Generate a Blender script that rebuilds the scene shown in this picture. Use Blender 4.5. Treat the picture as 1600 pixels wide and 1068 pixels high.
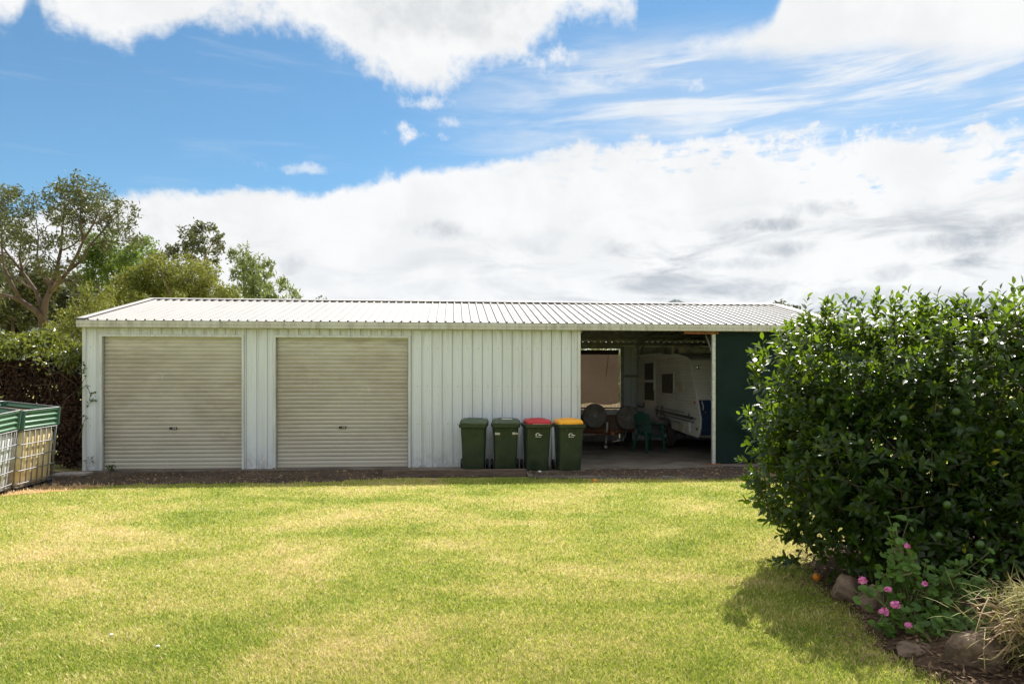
import bpy, bmesh, math, random
import numpy as np
from mathutils import Vector, Matrix, Euler

for _o in list(bpy.data.objects):
    bpy.data.objects.remove(_o)
SC = bpy.context.scene
COL = SC.collection
R = math.radians
rnd = random.Random(7)
RNG = np.random.default_rng(11)

# ------------------------------------------------------------------ camera
FPX, HOR, EYE = 1100.0, 598.0, 1.82          # focal length in photo pixels, horizon row, eye height (m)
cam_d = bpy.data.cameras.new('camera')
cam = bpy.data.objects.new('camera', cam_d)
COL.objects.link(cam)
cam.location = (0, 0, EYE)
cam.rotation_euler = (R(90), 0, 0)
cam_d.sensor_width = 36.0
cam_d.lens = FPX / 1600 * 36
cam_d.shift_y = (HOR - 534) / 1600
cam_d.clip_start = 0.1
cam_d.clip_end = 20000
SC.camera = cam

# ------------------------------------------------------------------ sun, exposure
LIGHT_DIR = Vector((-0.35, -0.77, -1.0)).normalized()     # the way the light travels
SUN_EL = math.asin(-LIGHT_DIR.z)
SUN_AZ = math.atan2(-LIGHT_DIR.x, -LIGHT_DIR.y)           # from +Y towards +X
sun_d = bpy.data.lights.new('sun', 'SUN')
sun_d.energy = 5.0
sun_d.angle = R(0.53)
sun_d.color = (1.0, 0.95, 0.87)
sun = bpy.data.objects.new('sun', sun_d)
COL.objects.link(sun)
sun.rotation_euler = LIGHT_DIR.to_track_quat('-Z', 'Y').to_euler()
sun.location = (0, 0, 30)

SC.view_settings.view_transform = 'Standard'
SC.view_settings.look = 'None'
SC.view_settings.gamma = 1
SC.view_settings.use_curve_mapping = False
SC.view_settings.exposure = 1.1
SC.render.engine = 'CYCLES'
SC.cycles.use_denoising = True
SC.cycles.max_bounces = 8
SC.cycles.diffuse_bounces = 3
SC.cycles.glossy_bounces = 3
SC.cycles.transmission_bounces = 6
SC.cycles.transparent_max_bounces = 8
SC.cycles.caustics_reflective = False
SC.cycles.caustics_refractive = False
SC.cycles.sample_clamp_indirect = 6


# ------------------------------------------------------------------ world: Nishita sky with procedural clouds
def build_world():
    w = bpy.data.worlds.new('World')
    SC.world = w
    w.use_nodes = True
    nt = w.node_tree
    N, L = nt.nodes, nt.links
    N.clear()

    def node(t, **kw):
        n = N.new(t)
        for k, v in kw.items():
            setattr(n, k, v)
        return n

    def math_(op, a, b=None, c=None, clamp=False):
        n = node('ShaderNodeMath', operation=op, use_clamp=clamp)
        for i, v in enumerate((a, b, c)):
            if v is None:
                continue
            if isinstance(v, (int, float)):
                n.inputs[i].default_value = v
            else:
                L.new(v, n.inputs[i])
        return n.outputs[0]

    def sstep(x, lo, hi):
        n = node('ShaderNodeMapRange', interpolation_type='SMOOTHSTEP')
        L.new(x, n.inputs[0])
        n.inputs[1].default_value = lo
        n.inputs[2].default_value = hi
        return n.outputs[0]

    def comb(x, y, z=0.0):
        n = node('ShaderNodeCombineXYZ')
        for i, v in enumerate((x, y, z)):
            if isinstance(v, (int, float)):
                n.inputs[i].default_value = v
            else:
                L.new(v, n.inputs[i])
        return n.outputs[0]

    def noise(vec, scale, detail=8, rough=0.55, dist=0.0):
        n = node('ShaderNodeTexNoise')
        L.new(vec, n.inputs['Vector'])
        n.inputs['Scale'].default_value = scale
        n.inputs['Detail'].default_value = detail
        n.inputs['Roughness'].default_value = rough
        n.inputs['Distortion'].default_value = dist
        return n.outputs['Fac']

    tc = node('ShaderNodeTexCoord')
    nrm = node('ShaderNodeVectorMath', operation='NORMALIZE')
    L.new(tc.outputs['Generated'], nrm.inputs[0])
    dirv = nrm.outputs[0]
    sep = node('ShaderNodeSeparateXYZ')
    L.new(dirv, sep.inputs[0])
    x, y, z = sep.outputs
    az = math_('ARCTAN2', x, y)
    el = math_('ARCSINE', z)
    zc = math_('ADD', math_('MAXIMUM', z, 0.0), 0.10)
    P = comb(math_('DIVIDE', x, zc), math_('DIVIDE', y, zc))

    def ae(px, py):
        a = math.atan((px - 800) / FPX)
        return a, math.atan((HOR - py) / FPX * math.cos(a))

    A0, AW, E1 = -0.75, 1.5, 0.75
    t = math_('DIVIDE', math_('SUBTRACT', az, A0), AW)

    def curve(pts):
        n = node('ShaderNodeFloatCurve')
        c = n.mapping.curves[0]
        v = []
        for px, py in pts:
            a, e = ae(px, py)
            v.append(((a - A0) / AW, e / E1))
        v = [(0.0, v[0][1])] + v + [(1.0, v[-1][1])]
        while len(c.points) < len(v):
            c.points.new(0.5, 0.5)
        for p, (a, b) in zip(c.points, v):
            p.location = (a, b)
        n.mapping.update()
        L.new(t, n.inputs['Value'])
        return math_('MULTIPLY', n.outputs[0], E1)

    n_edge = math_('SUBTRACT', noise(dirv, 9.0, 5, 0.62, 0.2), 0.5)
    n_fine = math_('SUBTRACT', noise(dirv, 30.0, 4, 0.65), 0.5)
    warp = math_('ADD', math_('MULTIPLY', n_edge, 0.10), math_('MULTIPLY', n_fine, 0.05))

    # low bank of cloud
    eb = curve([(0, 330), (180, 305), (300, 296), (400, 297), (500, 290), (600, 270), (700, 253), (850, 238), (1000, 224),
                (1200, 208), (1400, 205), (1600, 200)])
    side = sstep(az, -0.1, 0.35)                          # towards the right the bank frays
    wb = math_('MULTIPLY', warp, math_('MULTIPLY_ADD', side, 0.8, 0.62))
    db = math_('SUBTRACT', math_('ADD', eb, wb), el)
    bank = sstep(db, -0.004, 0.014)
    holes = sstep(math_('ADD', math_('MULTIPLY', noise(comb(math_('MULTIPLY', az, 1.0), math_('MULTIPLY', el, 2.6)), 22, 4, 0.6), 1.0),
                        math_('MULTIPLY', db, 2.2)), 0.40, 0.53)
    hole_side = math_('MULTIPLY_ADD', math_('SUBTRACT', holes, 1.0), math_('MULTIPLY', side, 0.85), 1.0)
    bank = math_('MULTIPLY', bank, hole_side)
    # upper cumulus
    eu = curve([(-60, 40), (0, 70), (25, 72), (48, 15), (70, 50), (110, 78), (170, 92), (230, 82), (270, 52), (330, 42), (400, 44),
                (460, 66), (520, 92), (580, 118), (630, 148), (690, 148), (760, 118), (830, 96), (880, 58), (930, 42),
                (985, 30), (1003, -10), (1030, -60), (1180, -60), (1300, -60), (1600, -60)])
    du = math_('ADD', math_('SUBTRACT', el, eu), math_('MULTIPLY', warp, 1.15))
    upper = sstep(du, -0.006, 0.034)
    # the right-hand upper cloud, between two edges
    er0 = curve([(900, 84), (1040, 82), (1100, 84), (1200, 86), (1400, 80), (1600, 88)])
    er1 = curve([(900, 120), (1030, 86), (1060, 72), (1120, 52), (1180, 42), (1210, 20), (1228, -30), (1300, -90), (1600, -90)])
    right = math_('MULTIPLY', sstep(math_('ADD', math_('SUBTRACT', el, er0), math_('MULTIPLY', warp, 0.35)), -0.012, 0.02),
                  sstep(math_('ADD', math_('SUBTRACT', er1, el), math_('MULTIPLY', warp, 0.45)), -0.006, 0.02))
    # cirrus veil, streaked
    st = comb(math_('MULTIPLY', az, 2.0), math_('MULTIPLY', math_('SUBTRACT', el, math_('MULTIPLY', az, 0.01)), 17.0))
    streak = noise(st, 1.9, 5, 0.62, 0.5)
    veil_m = math_('MULTIPLY', sstep(az, -0.20, 0.22), math_('MULTIPLY', sstep(el, 0.12, 0.22), math_('SUBTRACT', 1.0, sstep(el, 0.40, 0.48))))
    veil = math_('MULTIPLY', veil_m, math_('MULTIPLY_ADD', sstep(streak, 0.38, 0.66), 0.66, 0.22))
    wisp_m = math_('MULTIPLY', math_('SUBTRACT', 1.0, sstep(az, -0.2, 0.1)), sstep(el, 0.14, 0.26))
    wisp = math_('MULTIPLY', wisp_m, math_('MULTIPLY', sstep(streak, 0.55, 0.8), 0.15))
    veil = math_('MAXIMUM', veil, wisp)
    # small separate puffs
    puffs = None
    for px, py, rx, ry, amp in ((655, 213, 58, 25, 1.0), (695, 192, 30, 11, 0.6), (660, 162, 55, 13, 0.8), (470, 264, 80, 10, 0.6),
                                (1455, 140, 30, 9, 0.5), (985, 168, 38, 10, 0.8),
                                (1087, 134, 22, 11, 0.7), (860, 92, 62, 22, 0.85), (940, 122, 70, 14, 0.45)):
        a, e = ae(px, py)
        qa = math_('DIVIDE', math_('SUBTRACT', az, a), rx / FPX * math.cos(a) ** 2)
        qe = math_('DIVIDE', math_('SUBTRACT', el, e), ry / FPX)
        d2 = math_('ADD', math_('MULTIPLY', qa, qa), math_('MULTIPLY', qe, qe))
        g = math_('SUBTRACT', 1.0, d2)
        g = math_('ADD', g, math_('MULTIPLY', math_('ADD', n_fine, n_edge), 4.6))
        g = math_('MULTIPLY', sstep(g, 0.0, 1.5), amp)
        puffs = g if puffs is None else math_('MAXIMUM', puffs, g)
    # elsewhere in the sky: the same broken cloud, not laid out
    far = math_('MAXIMUM', sstep(math_('ABSOLUTE', az), 0.70, 0.95), sstep(el, 0.56, 0.75))
    generic = math_('MULTIPLY', sstep(noise(P, 1.1, 4, 0.6), 0.44, 0.58), far)
    low_all = math_('MULTIPLY', math_('SUBTRACT', 1.0, sstep(math_('ADD', el, math_('MULTIPLY', warp, 0.8)), 0.20, 0.26)), far)
    D = None
    for d in (bank, upper, right, veil, puffs, generic, low_all):
        inv = math_('SUBTRACT', 1.0, d)
        D = inv if D is None else math_('MULTIPLY', D, inv)
    D = math_('SUBTRACT', 1.0, D, clamp=True)

    # cloud brightness: white tops, soft grey bases
    sh = comb(math_('MULTIPLY', az, 2.4), math_('MULTIPLY', el, 9.0))
    g1 = sstep(noise(sh, 2.6, 6, 0.6, 0.6), 0.44, 0.70)
    lowr = math_('MULTIPLY', math_('SUBTRACT', 1.0, sstep(el, 0.16, 0.26)), math_('MULTIPLY_ADD', sstep(az, -0.2, 0.35), 0.75, 0.25))
    grey = math_('MULTIPLY', math_('MULTIPLY', g1, lowr), 0.85)
    for px, py, rx, ry, amp in ((1215, 350, 70, 11, 0.8), (1275, 328, 60, 16, 0.75), (1480, 378, 100, 15, 0.75),
                                (1570, 345, 60, 10, 0.6), (1240, 388, 70, 12, 0.7), (1140, 412, 80, 10, 0.55), (1390, 425, 45, 14, 0.65),
                                (705, 358, 46, 16, 0.5), (465, 412, 30, 18, 0.45), (1100, 450, 60, 10, 0.5), (700, 15, 200, 45, 0.30), (1340, 462, 110, 14, 0.6)):
        a, e = ae(px, py)
        qa = math_('DIVIDE', math_('SUBTRACT', az, a), rx / FPX * math.cos(a) ** 2)
        qe = math_('DIVIDE', math_('SUBTRACT', el, e), ry / FPX)
        d2 = math_('ADD', math_('MULTIPLY', qa, qa), math_('MULTIPLY', qe, qe))
        g = math_('ADD', math_('SUBTRACT', 1.1, d2), math_('MULTIPLY', math_('ADD', n_fine, n_edge), 3.8))
        g = math_('MULTIPLY', sstep(g, -0.4, 2.2), amp)
        grey = math_('MAXIMUM', grey, g)
    grey = math_('ADD', grey, math_('MULTIPLY', sstep(n_edge, -0.08, 0.14), 0.13), clamp=True)
    mixc = node('ShaderNodeMix', data_type='RGBA')
    L.new(grey, mixc.inputs['Factor'])
    mixc.inputs['A'].default_value = (1.0, 1.0, 1.0, 1)
    mixc.inputs['B'].default_value = (0.37, 0.425, 0.485, 1)
    bgc = node('ShaderNodeBackground')
    L.new(mixc.outputs['Result'], bgc.inputs['Color'])
    bgc.inputs['Strength'].default_value = 0.44

    sky = node('ShaderNodeTexSky', sky_type='NISHITA')
    sky.sun_disc = False
    sky.sun_elevation = SUN_EL
    sky.sun_rotation = SUN_AZ
    sky.altitude = 100
    sky.air_density = 1.0
    sky.dust_density = 0.15
    sky.ozone_density = 2.5
    bgs = node('ShaderNodeBackground')
    tnt = node('ShaderNodeMix', data_type='RGBA', blend_type='MULTIPLY')
    tnt.inputs['Factor'].default_value = 1.0
    L.new(sky.outputs[0], tnt.inputs['A'])
    tnt.inputs['B'].default_value = (0.60, 0.95, 1.03, 1)
    L.new(tnt.outputs['Result'], bgs.inputs['Color'])
    bgs.inputs['Strength'].default_value = 0.056
    mix = node('ShaderNodeMixShader')
    L.new(D, mix.inputs[0])
    L.new(bgs.outputs[0], mix.inputs[1])
    L.new(bgc.outputs[0], mix.inputs[2])
    out = node('ShaderNodeOutputWorld')
    L.new(mix.outputs[0], out.inputs['Surface'])
    w.cycles.sampling_method = 'MANUAL'
    w.cycles.sample_map_resolution = 1024


build_world()


# ------------------------------------------------------------------ helpers
def at(px, py, Y):
    """world point seen at photo pixel (px, py) at depth Y"""
    return Vector(((px - 800) / FPX * Y, Y, EYE + (HOR - py) / FPX * Y))


def tag(o, label=None, cat=None, group=None, kind=None):
    if label: o['label'] = label
    if cat: o['category'] = cat
    if group: o['group'] = group
    if kind: o['kind'] = kind
    return o


def empty(name, loc=(0, 0, 0), rz=0.0, label=None, cat=None, group=None, rot=None, parent=None):
    o = bpy.data.objects.new(name, None)
    COL.objects.link(o)
    o.location = loc
    o.rotation_euler = rot if rot else (0, 0, rz)
    o.empty_display_size = 0.2
    o.parent = parent
    return tag(o, label, cat, group)


def link(name, me, mat=None, parent=None, loc=None, rot=None):
    o = bpy.data.objects.new(name, me)
    COL.objects.link(o)
    if mat is not None and not me.materials:
        me.materials.append(mat)
    if parent is not None: o.parent = parent
    if loc is not None: o.location = loc
    if rot is not None: o.rotation_euler = rot
    return o


class MB:
    def __init__(s):
        s.v, s.f = [], []

    def add(s, vs, fs):
        b = len(s.v)
        s.v += [tuple(q) for q in vs]
        s.f += [tuple(i + b for i in f) for f in fs]
        return s

    def box(s, c, d, rot=None):
        hx, hy, hz = d[0] / 2, d[1] / 2, d[2] / 2
        vs = [Vector((x, y, z)) for x in (-hx, hx) for y in (-hy, hy) for z in (-hz, hz)]
        if rot is not None:
            m = Euler(rot).to_matrix()
            vs = [m @ q for q in vs]
        c = Vector(c)
        return s.add([q + c for q in vs], [(0, 1, 3, 2), (4, 6, 7, 5), (0, 4, 5, 1), (2, 3, 7, 6), (0, 2, 6, 4), (1, 5, 7, 3)])

    def bx(s, x0, x1, y0, y1, z0, z1):
        return s.box(((x0 + x1) / 2, (y0 + y1) / 2, (z0 + z1) / 2), (x1 - x0, y1 - y0, z1 - z0))

    def tube(s, path, rad, n=8, caps=True):
        path = [Vector(p) for p in path]
        if not hasattr(rad, '__len__'): rad = [rad] * len(path)
        rings, up = [], None
        for i, p in enumerate(path):
            d = (path[min(i + 1, len(path) - 1)] - path[max(i - 1, 0)])
            if d.length < 1e-9: d = Vector((0, 0, 1))
            d.normalize()
            if up is None:
                up = d.orthogonal().normalized()
            else:
                up = (up - d * up.dot(d))
                up = up.normalized() if up.length > 1e-6 else d.orthogonal().normalized()
            q = d.cross(up)
            rings.append([p + (up * math.cos(2 * math.pi * k / n) + q * math.sin(2 * math.pi * k / n)) * rad[i] for k in range(n)])
        s.loft(rings, caps)
        return s

    def loft(s, rings, caps=True, closed=True):
        n = len(rings[0])
        vs = [q for r in rings for q in r]
        fs = []
        for i in range(len(rings) - 1):
            for k in range(n if closed else n - 1):
                a, b = i * n + k, i * n + (k + 1) % n
                fs.append((a, b, b + n, a + n))
        if caps:
            fs.append(tuple(reversed(range(n))))
            fs.append(tuple(range((len(rings) - 1) * n, len(rings) * n)))
        return s.add(vs, fs)

    def lathe(s, prof, c=(0, 0, 0), axis='z', n=20, caps=True):
        c = Vector(c)
        rings = []
        for r, h in prof:
            ring = []
            for k in range(n):
                a = 2 * math.pi * k / n
                u, w = r * math.cos(a), r * math.sin(a)
                ring.append(c + (Vector((u, w, h)) if axis == 'z' else Vector((h, u, w)) if axis == 'x' else Vector((w, h, u))))
            rings.append(ring)
        return s.loft(rings, caps)

    def prism(s, poly, a, b, axis='y'):
        """poly in the plane normal to axis, extruded from a to b"""
        def pt(p, h):
            return (p[0], h, p[1]) if axis == 'y' else (h, p[0], p[1]) if axis == 'x' else (p[0], p[1], h)
        return s.loft([[pt(p, a) for p in poly], [pt(p, b) for p in poly]])

    def torus(s, c, Rr, r, axis='x', n=20, m=10, sq=1.0):
        c = Vector(c)
        vs, fs = [], []
        for i in range(n):
            a = 2 * math.pi * i / n
            for j in range(m):
                b = 2 * math.pi * j / m
                rr, hh = Rr + r * math.cos(b), r * math.sin(b) * sq
                u, w = rr * math.cos(a), rr * math.sin(a)
                vs.append(c + (Vector((hh, u, w)) if axis == 'x' else Vector((u, hh, w)) if axis == 'y' else Vector((u, w, hh))))
        for i in range(n):
            for j in range(m):
                fs.append((i * m + j, ((i + 1) % n) * m + j, ((i + 1) % n) * m + (j + 1) % m, i * m + (j + 1) % m))
        return s.add(vs, fs)

    def mesh(s, name, mat=None, smooth=False, bevel=0.0, seg=2, angle=35):
        me = bpy.data.meshes.new(name)
        me.from_pydata([tuple(q) for q in s.v], [], s.f)
        bm = bmesh.new()
        bm.from_mesh(me)
        bmesh.ops.recalc_face_normals(bm, faces=bm.faces)
        if bevel:
            es = [e for e in bm.edges if len(e.link_faces) == 2 and e.calc_face_angle(0) > R(angle)]
            bmesh.ops.bevel(bm, geom=es, offset=bevel, segments=seg, affect='EDGES', profile=0.6, clamp_overlap=True)
        bm.to_mesh(me)
        bm.free()
        if smooth:
            me.polygons.foreach_set('use_smooth', [True] * len(me.polygons))
            if smooth != 'all':
                me.set_sharp_from_angle(angle=R(38))
        if mat: me.materials.append(mat)
        return me

    def build(s, name, mat=None, parent=None, smooth=False, bevel=0.0, loc=None, rot=None, **k):
        return link(name, s.mesh(name, mat, smooth, bevel, **k), None, parent, loc, rot)


def rrect(w, d, r, z, cx=0.0, cy=0.0, n=4):
    out = []
    for sx, sy, a0 in ((1, 1, 0), (-1, 1, 90), (-1, -1, 180), (1, -1, 270)):
        for i in range(n + 1):
            a = R(a0 + 90 * i / n)
            out.append(Vector((cx + sx * (w / 2 - r) + r * math.cos(a), cy + sy * (d / 2 - r) + r * math.sin(a), z)))
    return out


def np_mesh(name, V, nper, mat, tint=None, tri=False, smooth=False, faces=None):
    """V (n*nper, 3): n separate little pieces of nper vertices; faces = list of index tuples for one piece"""
    V = np.asarray(V, dtype=np.float32)
    n = len(V) // nper
    faces = faces or [tuple(range(nper))]
    me = bpy.data.meshes.new(name)
    me.vertices.add(len(V))
    me.vertices.foreach_set('co', V.ravel())
    base = (np.arange(n) * nper)[:, None]
    loops, starts, pos = [], [], 0
    idx = np.concatenate([np.array(f) for f in faces])
    lens = np.array([len(f) for f in faces])
    loops = (base + idx[None, :]).ravel().astype(np.int32)
    per = lens.sum()
    st = np.concatenate([[0], np.cumsum(lens)[:-1]])
    starts = ((np.arange(n) * per)[:, None] + st[None, :]).ravel().astype(np.int32)
    me.loops.add(len(loops))
    me.loops.foreach_set('vertex_index', loops)
    me.polygons.add(len(starts))
    me.polygons.foreach_set('loop_start', starts)
    me.polygons.foreach_set('loop_total', np.tile(lens, n).astype(np.int32))
    if tint is not None:
        at_ = me.attributes.new('tint', 'FLOAT', 'POINT')
        at_.data.foreach_set('value', np.repeat(np.asarray(tint, dtype=np.float32), nper))
    me.update(calc_edges=True)
    if smooth:
        me.polygons.foreach_set('use_smooth', np.ones(len(me.polygons), dtype=bool))
    me.validate()
    if mat: me.materials.append(mat)
    return me


def unit(a):
    return a / np.maximum(np.linalg.norm(a, axis=1, keepdims=True), 1e-9)


def rand_dirs(n, rng=RNG):
    return unit(rng.normal(size=(n, 3)))


def frames(d, rng=RNG, ref=None):
    """side and normal vectors for unit directions d, random roll unless ref given"""
    r = ref if ref is not None else rand_dirs(len(d), rng)
    sd = unit(np.cross(d, r))
    return sd, np.cross(sd, d)


# ------------------------------------------------------------------ materials
MATS = {}


class NT:
    def __init__(s, name):
        s.m = bpy.data.materials.new(name)
        s.m.use_nodes = True
        s.t = s.m.node_tree
        s.N, s.L = s.t.nodes, s.t.links
        s.p = s.N['Principled BSDF']
        s.out = s.N['Material Output']
        s.geo = s.N.new('ShaderNodeNewGeometry')

    def n(s, t, **kw):
        q = s.N.new(t)
        for k, v in kw.items(): setattr(q, k, v)
        return q

    def inp(s, sock, v):
        if v is None: return
        if isinstance(v, bpy.types.NodeSocket): s.L.new(v, sock)
        elif isinstance(v, (tuple, list)) and len(v) == 3 and sock.type == 'RGBA': sock.default_value = (*v, 1)
        else: sock.default_value = v

    def math(s, op, a, b=None, clamp=False):
        q = s.n('ShaderNodeMath', operation=op, use_clamp=clamp)
        s.inp(q.inputs[0], a)
        s.inp(q.inputs[1], b)
        return q.outputs[0]

    def pos(s, sc=(1, 1, 1), obj=False):
        q = s.n('ShaderNodeMapping')
        src = s.n('ShaderNodeTexCoord').outputs['Object'] if obj else s.geo.outputs['Position']
        s.L.new(src, q.inputs['Vector'])
        q.inputs['Scale'].default_value = sc
        return q.outputs[0]

    def noise(s, vec, scale, detail=5, rough=0.55, dist=0.0):
        q = s.n('ShaderNodeTexNoise')
        s.L.new(vec, q.inputs['Vector'])
        q.inputs['Scale'].default_value = scale
        q.inputs['Detail'].default_value = detail
        q.inputs['Roughness'].default_value = rough
        q.inputs['Distortion'].default_value = dist
        return q.outputs['Fac']

    def range(s, v, lo, hi, a=0.0, b=1.0, smooth=True):
        q = s.n('ShaderNodeMapRange', interpolation_type='SMOOTHSTEP' if smooth else 'LINEAR')
        s.L.new(v, q.inputs[0])
        for i, k in enumerate((lo, hi, a, b)): q.inputs[i + 1].default_value = k
        return q.outputs[0]

    def mix(s, f, a, b, mode='MIX'):
        q = s.n('ShaderNodeMix', data_type='RGBA', blend_type=mode)
        s.inp(q.inputs['Factor'], f)
        s.inp(q.inputs['A'], a)
        s.inp(q.inputs['B'], b)
        return q.outputs['Result']

    def attr(s, name):
        q = s.n('ShaderNodeAttribute')
        q.attribute_name = name
        return q.outputs['Fac']

    def bump(s, h, strength=0.3, dist=0.01):
        q = s.n('ShaderNodeBump')
        q.inputs['Strength'].default_value = strength
        q.inputs['Distance'].default_value = dist
        s.L.new(h, q.inputs['Height'])
        s.L.new(q.outputs[0], s.p.inputs['Normal'])

    def set(s, color=None, rough=None, metal=None, spec=None, trans=None, alpha=None):
        s.inp(s.p.inputs['Base Color'], color)
        s.inp(s.p.inputs['Roughness'], rough)
        s.inp(s.p.inputs['Metallic'], metal)
        s.inp(s.p.inputs['Specular IOR Level'], spec)
        s.inp(s.p.inputs['Alpha'], alpha)
        return s.m

    def translucent(s, color, fac):
        """mix the principled with a translucent lobe (thin leaves)"""
        tr = s.n('ShaderNodeBsdfTranslucent')
        s.inp(tr.inputs['Color'], color)
        mx = s.n('ShaderNodeMixShader')
        mx.inputs[0].default_value = fac
        s.L.new(s.p.outputs[0], mx.inputs[1])
        s.L.new(tr.outputs[0], mx.inputs[2])
        s.L.new(mx.outputs[0], s.out.inputs['Surface'])


def simple(name, col, rough=0.6, metal=0.0, var=0.25, scale=6.0, stretch=(1, 1, 1), dark=None, bump=0.0, spec=0.5, bscale=60):
    k = NT(name)
    v = k.noise(k.pos(stretch), scale, 6, 0.6)
    dk = dark or tuple(c * (1 - var) for c in col)
    k.set(k.mix(k.range(v, 0.35, 0.65), dk, col), k.range(v, 0.3, 0.7, min(1, rough + 0.08), max(0.05, rough - 0.08)), metal, spec)
    if bump:
        k.bump(k.noise(k.pos(), bscale, 4), bump, 0.01)
    MATS[name] = k.m
    return k.m


def mat_wall():
    k = NT('painted_wall_steel')
    base = (0.61, 0.675, 0.735)
    streak = k.noise(k.pos((9, 9, 0.35)), 1.0, 6, 0.6)
    blot = k.noise(k.pos((1, 1, 0.6)), 0.9, 5, 0.6)
    c = k.mix(k.range(streak, 0.42, 0.75, 0, 0.5), base, (0.50, 0.535, 0.53))
    c = k.mix(k.range(blot, 0.45, 0.75, 0, 0.45), c, (0.54, 0.58, 0.56))
    sepz = k.n('ShaderNodeSeparateXYZ')
    k.L.new(k.geo.outputs['Position'], sepz.inputs[0])
    # dirt splashed up from the ground, and a grimy band under the gutter
    foot = k.math('MULTIPLY', k.range(sepz.outputs[2], 0.55, 0.02), k.range(k.noise(k.pos((3, 3, 2)), 3.0, 5), 0.3, 0.7), clamp=True)
    c = k.mix(k.math('MULTIPLY', foot, 0.55), c, (0.25, 0.21, 0.165))
    top = k.math('MULTIPLY', k.range(sepz.outputs[2], 2.45, 3.0), k.range(k.noise(k.pos((8, 8, 0.9)), 2.2, 5), 0.35, 0.7), clamp=True)
    c = k.mix(k.math('MULTIPLY', top, 0.55), c, (0.40, 0.37, 0.27))
    spots = k.range(k.noise(k.pos((1, 1, 0.7)), 16, 3, 0.5), 0.72, 0.78)
    c = k.mix(k.math('MULTIPLY', spots, 0.45), c, (0.30, 0.27, 0.22))
    k.set(c, 0.42, 0.0, 0.4)
    return k.m


def mat_roof():
    k = NT('pale_roof_steel')
    v = k.noise(k.pos((6, 0.5, 1)), 1.2, 6, 0.6)
    c = k.mix(k.range(v, 0.4, 0.75, 0, 0.5), (0.355, 0.35, 0.345), (0.285, 0.275, 0.265))
    k.set(c, 0.55, 0.0, 0.3)
    return k.m


def mat_gutter():
    k = NT('weathered_gutter_steel')
    v = k.noise(k.pos((7, 7, 0.7)), 1.6, 7, 0.65)
    w = k.noise(k.pos((1, 1, 1)), 1.1, 5, 0.6)
    c = k.mix(k.range(v, 0.42, 0.72, 0, 0.75), (0.50, 0.52, 0.50), (0.24, 0.225, 0.19))
    c = k.mix(k.range(w, 0.45, 0.7, 0, 0.35), c, (0.38, 0.35, 0.28))
    k.set(c, 0.5)
    return k.m


def mat_door():
    k = NT('dirty_roller_door_steel')
    v = k.noise(k.pos((0.55, 0.55, 0.8)), 1.2, 6, 0.62, 0.6)
    w = k.noise(k.pos((1.2, 1.2, 6)), 1.5, 6, 0.65)
    sp = k.noise(k.pos((6, 6, 1.1)), 2.0, 4, 0.6)
    c = k.mix(k.range(v, 0.33, 0.66, 0, 1), (0.415, 0.405, 0.36), (0.335, 0.31, 0.265))
    c = k.mix(k.range(w, 0.38, 0.72, 0, 0.5), c, (0.50, 0.485, 0.41))
    sep = k.n('ShaderNodeSeparateXYZ')
    k.L.new(k.geo.outputs['Position'], sep.inputs[0])
    clean = k.math('MULTIPLY', k.range(sep.outputs[2], 2.35, 2.6), k.range(w, 0.3, 0.6), clamp=True)
    c = k.mix(k.math('MULTIPLY', clean, 0.75), c, (0.53, 0.53, 0.47))
    low = k.math('MULTIPLY', k.range(sep.outputs[2], 0.75, 0.15), 0.6)
    c = k.mix(low, c, (0.50, 0.49, 0.43))
    c = k.mix(k.range(sp, 0.66, 0.74, 0, 0.5), c, (0.56, 0.55, 0.46))
    k.set(c, 0.52, 0.0, 0.35)
    return k.m


def grass_colour(k, tint=None):
    """living lawn colour: broad green and straw patches, shared by the sheet and the blades"""
    p = k.pos((0.8, 1, 1))
    a = k.noise(p, 0.42, 5, 0.55, 0.7)
    b = k.noise(p, 1.7, 5, 0.6, 0.4)
    d = k.noise(p, 7.5, 4, 0.6)
    big = k.math('ADD', k.math('MULTIPLY', a, 0.66), k.math('ADD', k.math('MULTIPLY', b, 0.30), k.math('MULTIPLY', d, 0.10)))
    if tint is not None:
        big = k.math('ADD', big, k.math('MULTIPLY', k.math('SUBTRACT', tint, 0.5), 0.26))
    r = k.n('ShaderNodeValToRGB')
    k.L.new(big, r.inputs[0])
    cr = r.color_ramp
    cr.elements[0].position, cr.elements[0].color = 0.39, (0.150, 0.240, 0.030, 1)
    cr.elements[1].position, cr.elements[1].color = 0.71, (0.74, 0.59, 0.37, 1)
    for ps, c in ((0.46, (0.285, 0.365, 0.050, 1)), (0.53, (0.455, 0.465, 0.110, 1)), (0.61, (0.60, 0.525, 0.225, 1))):
        e = cr.elements.new(ps)
        e.color = c
    return r.outputs[0]


def mat_lawn():
    k = NT('lawn_turf')
    c = grass_colour(k)
    f = k.noise(k.pos(), 90, 3, 0.6)
    m = k.noise(k.pos(), 28, 4, 0.65)
    c = k.mix(k.range(f, 0.3, 0.7, 0.10, 0.60), c, (0.15, 0.14, 0.055))
    c = k.mix(k.range(m, 0.45, 0.75, 0, 0.4), c, (0.55, 0.46, 0.22))
    k.set(c, 0.85, 0, 0.15)
    k.bump(k.math('ADD', f, m), 0.8, 0.03)
    return k.m


def mat_blade():
    k = NT('grass_blade')
    c = grass_colour(k, k.attr('tint'))
    k.set(c, 0.55, 0, 0.35)
    k.translucent(k.mix(0.3, c, (0.50, 0.52, 0.05)), 0.40)
    return k.m


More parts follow.
